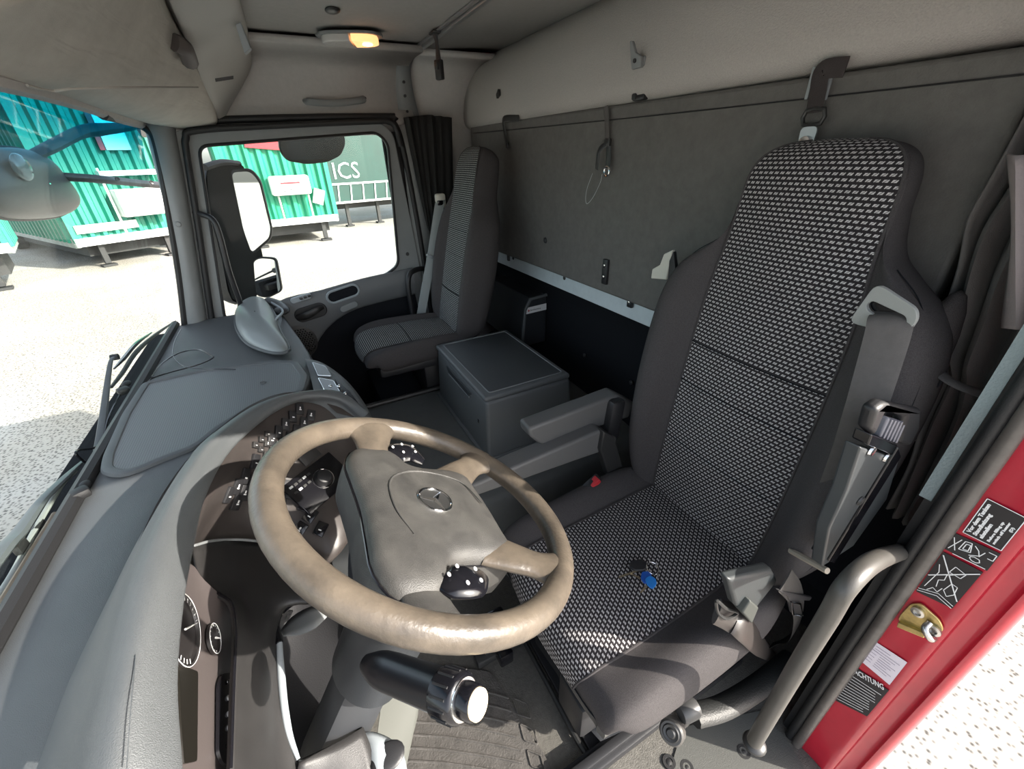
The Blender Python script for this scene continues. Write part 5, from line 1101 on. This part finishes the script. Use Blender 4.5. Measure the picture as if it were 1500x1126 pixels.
b = B(); b.box(onf(C_, u2, W2*.85, .3, .2), (.36, .06, .5), rot=r2 @ Matrix.Rotation(.35, 3, 'Y')); b.end('info_plate', TRG, t2, smooth=0)
b = B(); b.box(onf(C_, u2, W2*.5, 2.3, .16), (1.4, .05, 1.0), rot=r2 @ Matrix.Rotation(.1, 3, 'Y')); b.end('red_panel', REDP, t2, smooth=0)
text('www.trailer', .16, onf(C_, u2, W2*.36, 1.18, .15), u2, V(0, 0, 1), WHITE, t2) if False else None
# dark green tilt trailer lying across behind
E_ = P(494, 306, y=20.8); G_ = P(760, 300, y=22.8); E_.z = G_.z = 0
t3 = thing('trailer', 'dark green tarpaulin trailer with large pale lettering on its side', 'trailer', ((E_+G_)/2+V(0, 0, GZ))); u3 = (G_-E_).normalized(); k3 = V(-u3.y, u3.x, 0); r3 = Matrix.Rotation(math.atan2(u3.y, u3.x), 3, 'Z'); W3 = (G_-E_).length; zb = -.22
b = B(); b.box((E_+G_)/2+k3*1.25+V(0, 0, (zb+3.7)/2), (W3, 2.5, 3.7-zb), rot=r3); b.end('tarpaulin', GREEND, t3, smooth=0)
b = B(); b.box((E_+G_)/2-k3*.02+V(0, 0, zb+.75), (W3, .04, .07), rot=r3); b.end('upper_rail', TRW, t3, smooth=0)
b = B(); b.box((E_+G_)/2-k3*.02+V(0, 0, zb+.02), (W3, .06, .08), rot=r3); b.end('lower_rail', TRW, t3, smooth=0)
for k in range(14):
    b = B(); b.box(E_+u3*(.2+.55*k)-k3*.03+V(0, 0, zb+.4), (.05, .03, .75), rot=r3 @ Matrix.Rotation(.12, 3, 'Y')); b.end('tension_strap', TRW, t3, smooth=0)
text('ICS', .9, E_+u3*.10-k3*.03+V(0, 0, zb+.95), u3, V(0, 0, 1), mat('letter_grey', (.40, .50, .46), .5), t3, sx=.95)
for s in (.55, 2.0):
    b = B(); b.box(E_+u3*s+k3*.4+V(0, 0, (zb+GZ)/2), (.14, .14, zb-GZ), rot=r3); b.box(E_+u3*s+k3*.4+V(0, 0, GZ+.04), (.32, .3, .06), rot=r3); b.end('landing_leg', TRK, t3, smooth=0)
b = B(); b.box((E_+G_)/2+k3*1.25+V(0, 0, zb-.15), (W3, 1.0, .3), rot=r3); b.end('chassis_block', TRK, t3, smooth=0)
# a last trailer at the far left whose edge shows
H_ = P(-110, 366, y=15.0); I_ = P(12, 362, y=15.4)
t4, u4, k4 = trailer('green trailer cut off by the left edge beyond the front mirror', V(H_.x-1.0, H_.y-.3, 0), I_, 2.2, I_.z, 3.7, mat('green_dull', (.015, .20, .15), .5, var=.15, vscale=1.2))

# ================================================================ small things
# keys on the cushion
kz = .561
kt_ = thing('key_ring', 'steel ring of keys with blue tag and black fob on the driver seat', 'keys', P(945, 838, z=kz)); g = lambda x, y, h=0: P(x, y, z=kz+h)
o = g(956, 832, .006); b = B(); b.tube([o+V(.0135*math.cos(a), .0135*math.sin(a), .004*math.sin(a)) for a in np.linspace(0, 6.28, 25)[:-1]], .0014, sm=0, closed=True, n=8); b.end('split_ring', CHROME, kt_)
b = B(); b.prism(rpoly([g(923, 825), g(938, 821), g(948, 828), g(944, 838), g(930, 838), g(921, 832)], .004), (0, 0, .008)); b.end('black_fob', BLK, kt_, bevel=.002, label='black key fob')
for q in (((940, 838), (953, 838), (955, 850), (944, 856), (938, 848)),):
    b = B(); b.prism(rpoly([g(*p) for p in q], .005), (0, 0, .004)); b.end('blue_tag', mat('blue_dark', (.015, .09, .42), .35), kt_, bevel=.001, label='blue plastic tag')
b = B(); b.prism(rpoly([g(944, 848, .004), (g(952, 844, .004)), g(960, 848, .004), g(962, 856, .004), g(956, 864, .004), g(948, 858, .004)], .006), (0, 0, .004)); b.end('blue_tag', BLUE, kt_, bevel=.001, label='bright blue key cap')
def key(a, c, nm, h=.002):
    b = B(); d = (c-a).normalized(); s = V(-d.y, d.x, 0); L = (c-a).length
    b.prism([a+s*.0022, a+d*L*.35+s*.0022, a+d*L*.4+s*.0012, a+d*L*.55+s*.0024, a+d*L*.65+s*.001, a+d*L*.8+s*.0022, c, a+d*L*.95-s*.002, a-s*.0022], (0, 0, .0018)); b.end('key', m_key, kt_, smooth=0)
m_key = mat('key_brass', (.75, .66, .5), .25, metal=1)
key(g(947, 858, .002), g(938, 869, .001), 'k'); key(g(934, 836, .002), g(906, 846, .001), 'k'); key(g(938, 847, .001), g(922, 840, .001), 'k')
b = B(); b.tube([g(963, 838, .004), g(964, 847, .003)], .0014, sm=0, n=6); b.end('wire_link', CHROME, kt_)
# loose cable loop on the dash top
g = lambda x, y, h=.812: P(x, y, z=h)
b = B(); b.tube([g(222, 552), g(235, 534), g(262, 517), g(290, 512), g(308, 520), g(312, 524), g(290, 534), g(250, 545), g(225, 553), g(215, 560)], .0022, n=6)
cb_ = tag(b.end('cable', GLOSS), 'thin black cable looped on top of the dashboard below the windscreen', 'cable')
b = B(); b.tube([g(265, 482), g(256, 500), g(253, 518), g(260, 530), g(275, 538), g(310, 540), g(345, 541)], .0014, n=6); b.end('cable_strand', GLOSS, cb_)
# bits along the bottom edge of the windscreen
for q, l_ in (((181, 572), 'small black clip on the windscreen edge, upper of two'), ((118, 722), 'black clip bundle on the windscreen edge beside the wiper tip')):
    b = B(); b.box(P(*q, z=.805), (.03, .03, .02), rot=Matrix.Rotation(.5, 3, 'Z'), bev=.006); b.ell(P(q[0]+4, q[1]-10, z=.805), (.012, .02, .008)); tag(b.end('trim_clip', RUBBER), l_, 'clip')
# floor mat with chevron ribs
g = lambda x, y, h=.123: P(x, y, z=h)
mt_ = thing('floor_mat', 'ribbed brown grey rubber mat below the steering wheel stalk', 'mat', g(690, 1080))
b = B(); b.prism(rpoly([g(520, 1180), g(600, 1010), g(640, 975), g(720, 985), g(800, 1110), g(830, 1180)], .02), (0, 0, .006)); b.end('mat_sheet', MATF, mt_)
for k in range(9):
    y = 1000+k*19
    b = B(); b.tube([g(600-k*3.5, y+26, .130), g(618-k*3, y, .130), g(700, y+10, .130), g(745+k*4, y+22, .130)], .0028, sm=2, n=6); b.end('rib', MATF, mt_)
    if k % 2 == 0: b = B(); b.tube(rpoly([g(752+k*5, y+22, .130), g(772+k*5, y+30, .130), g(778+k*5, y+52, .130), g(758+k*5, y+46, .130)], .005), .0022, sm=0, closed=True, n=6); b.end('stud', MATF, mt_)
# steering column foot covers
fp = thing('pedal_cover', 'pale grey moulded cover with a dark oval hole at the bottom below the dashboard', 'cover', P(560, 1100, z=.45))
rows = PZ([[(529, 1074, .53), (545, 1076, .53), (568, 1086, .52), (582, 1100, .50)], [(536, 1100, .52), (552, 1104, .54), (575, 1112, .53), (590, 1118, .50)], [(540, 1180, .5), (560, 1180, .52), (580, 1180, .51), (598, 1180, .48)]])
net('cover_shell', rows, TRIML, fp, nu=3, nv=3, solid=.006)
b = B(); b.ell(P(568, 1108, z=.537), (.028, .022, .006)); b.end('oval_hole', BLK, fp)
pp_ = thing('pedal_plate', 'flat grey green plate standing beside the ribbed floor mat', 'panel', P(600, 1060, z=.3))
b = B(); b.prism([P(560, 1010, z=.42), P(616, 1012, z=.38), P(612, 1050, z=.34), P(592, 1126, z=.30), P(585, 1180, z=.3), P(540, 1180, z=.42)], (0, .008, -.012)); b.end('plate', mat('plate_grey', (.075, .078, .07), .5), pp_, bevel=.002)
# floor studs at the lower right, door sill cover
for k, (q, l_) in enumerate((((1089, 1101), 'round dark floor fixing under the grab tube'), ((980, 1116), 'ribbed oval floor plug left of its twin'), ((1006, 1124), 'ribbed oval floor plug nearer the door'))):
    b = B(); b.lathe([(.016, 0), (.015, .003), (.009, .003), (.008, .001), (.004, .003), (0, .003)], P(*q, z=.121), (0, 0, 1), 20); tag(b.end('floor_plug', DMET if k == 0 else RUBBER), l_, 'plug')
b = B(); b.prism(rpoly([g(1000, 1065, .1205), g(1120, 1040, .1205), g(1180, 1126, .1205), g(1180, 1200, .1205), g(960, 1200, .1205)], .02), (0, 0, .003)); tag(b.end('sill_plate', mat('plate_grey2', (.075, .076, .07), .55, bump=.3, scale=500)), 'plain grey floor plate in front of the driver door sill', 'plate')

# ---- stickers and striker on the red jamb
J = lambda x, y, o=.0045: P(x, y, x=XJ)+V(-o, 0, 0)
NJ = V(-1, 0, 0)
def sticker(quad, m, nm, lab):
    b = B(); b.prism([J(*q) for q in quad], (-.0006, 0, 0)); s_ = b.end(nm, m, wl, smooth=0, label=lab)
    a, c, d, e = [J(*q, .0054) for q in quad]
    return s_, quad_frame(a, c, d, e)
# 1: heater warning. quad order: text start, text direction end, opposite, start of last line
s1_, fr = sticker([(1413, 777), (1449, 728), (1507, 757), (1469, 804)], LABELK, 'warning_sticker', 'black heater warning sticker')
uu = (fr(1, .5)-fr(0, .5)); vv = (fr(.5, 0)-fr(.5, 1)); h = vv.length
for k, tx in enumerate(('Vor dem Tanken', 'Standheizung', 'abstellen')): text(tx, h*.15, fr(.06, .16+.16*k), uu, vv, WHITE, s1_, bold=.0003, sx=uu.length*.88/(h*.15*7.0) if k == 0 else uu.length*.88/(h*.15*7.2))
for k, tx in enumerate(('Before filling up', 'switch off heater', '                 (D)')): text(tx, h*.10, fr(.06, .66+.13*k), uu, vv, WHITE, s1_, bold=.0002, sx=uu.length*.7/(h*.10*7.4))
lines('border', [[(0, 0), (1, 0), (1, 1), (0, 1), (0, 0)]], .001, fr, NJ*.0004, WHITE, s1_)
# 2: cab tilting pictogram
s2_, fr = sticker([(1386, 802), (1402, 779), (1468, 809), (1448, 834)], LABELK, 'pictogram_sticker', 'upper black pictogram sticker')
lines('pictogram', [[(.15, .05), (.85, .2)], [(.8, .03), (.2, .2)], [(.35, .25), (.85, .28), (.9, .42), (.45, .5), (.35, .25)], [(.45, .32), (.75, .33), (.78, .42), (.48, .44), (.45, .32)], [(.3, .5), (.5, .7), (.75, .75)], [(.85, .5), (.7, .62), (.45, .7)], [(.55, .85), (.55, .97), (.85, .97), (.85, .8)], [(.2, .55), (.12, .62), (.12, .72), (.2, .78), (.32, .74), (.34, .62), (.28, .55), (.2, .55)], [(0, .2), (.05, .95)]], .0011, fr, NJ*.0004, WHITE, s2_)
# 3: crossed-out pictogram
s3_, fr = sticker([(1344, 864), (1384, 806), (1442, 836), (1397, 889)], LABELK, 'pictogram_sticker', 'lower black pictogram sticker with a white cross')
lines('cross', [[(.95, .05), (.2, .98)], [(.95, .98), (.45, .02)]], .0016, fr, NJ*.0008, WHITE, s3_)
lines('pictogram', [[(.05, 0), (.12, .5), (.0, .98)], [(.1, 0), (.18, .5), (.06, .98)], [(.2, .1), (.6, .2), (.75, .1)], [(.3, .35), (.45, .3), (.5, .42), (.62, .4), (.68, .52)], [(.3, .55), (.5, .62), (.48, .78), (.3, .82), (.2, .7), (.3, .55)], [(.7, .4), (.85, .45), (.8, .75), (.68, .7), (.7, .4)], [(.15, .2), (.25, .3), (.2, .45), (.32, .5)]], .0010, fr, NJ*.0004, WHITE, s3_)
# 4: pale data plate
s4_, fr = sticker([(1285, 938), (1331, 968), (1305, 1001), (1262, 965)], LABELW, 'data_sticker', 'pale printed data sticker')
lines('print', [[(.08, .12), (.55, .12)]]+[[(.35 if k > 1 else .1, .22+.085*k), (.9-.1*(k % 3), .22+.085*k)] for k in range(8)]+[[(.06, .3+.12*k), (.25, .3+.12*k)] for k in range(5)], .0007, fr, NJ*.0003, mat('print_grey', (.3, .25, .32), .5), s4_)
# 5: black text sticker
s5_, fr = sticker([(1257, 976), (1304, 1009), (1272, 1047), (1222, 1022)], LABELK, 'text_sticker', 'black sticker packed with small white text')
uu = (fr(1, .5)-fr(0, .5)); vv = (fr(.5, 0)-fr(.5, 1))
text('ACHTUNG', vv.length*.15, fr(.05, .14), uu, vv, WHITE, s5_, bold=.0002, sx=uu.length*.85/(vv.length*.15*4.9))
lines('print', [[(.05, .22+.07*k), (.93-.12*((k*3) % 4)/3, .22+.07*k)] for k in range(11)], .0011, fr, NJ*.0003, WHITE, s5_)
text('-LZM', .02, J(1478, 690), (J(1500, 655)-J(1478, 690)), V(0, -1, 0), mat('pink_print', (.75, .35, .45), .5), wl, name='painted_letters') if False else None
# striker
sk = B(); sk.prism(rpoly([J(1322, 897), J(1337, 881), J(1352, 880), J(1380, 905), J(1386, 920), J(1376, 925), J(1340, 915), J(1318, 905)], .006), (-.004, 0, 0)); sk_ = sk.end('door_striker', GOLD, wl, bevel=.001, label='yellow plated lock striker')
for q, r_ in (((1349, 892), .009), ((1372, 918), .010)):
    b = B(); b.lathe([(r_, 0), (r_, .004), (r_*.6, .005), (r_*.55, .002), (0, .002)], J(*q, .009), NJ, 20); b.end('bolt', METAL, sk_)
b = B(); b.tube([J(1366, 908, .010), J(1364, 912, .022), J(1372, 926, .022), J(1372, 930, .010)], .005, n=10); b.end('striker_loop', METAL, sk_)
b = B(); b.prism([J(1322, 905, .004), J(1362, 922, .004), J(1360, 928, .004), J(1320, 912, .004)], (-.012, 0, 0)); b.end('striker_lip', GOLD, sk_, bevel=.001)
# repeats of one kind carry one group phrase
GR = {'trailer': 'trailers parked in the yard', 'bunk_strap': 'straps hanging over the folded bunk', 'bracket': 'black brackets along the lower edge of the bunk',
      'floor_plug': 'round plugs in the floor plate', 'wiper': 'wipers on the windscreen'}
for o in bpy.data.objects:
    k = o.name.split('.')[0]
    if o.parent is None and k in GR: o['group'] = GR[k]
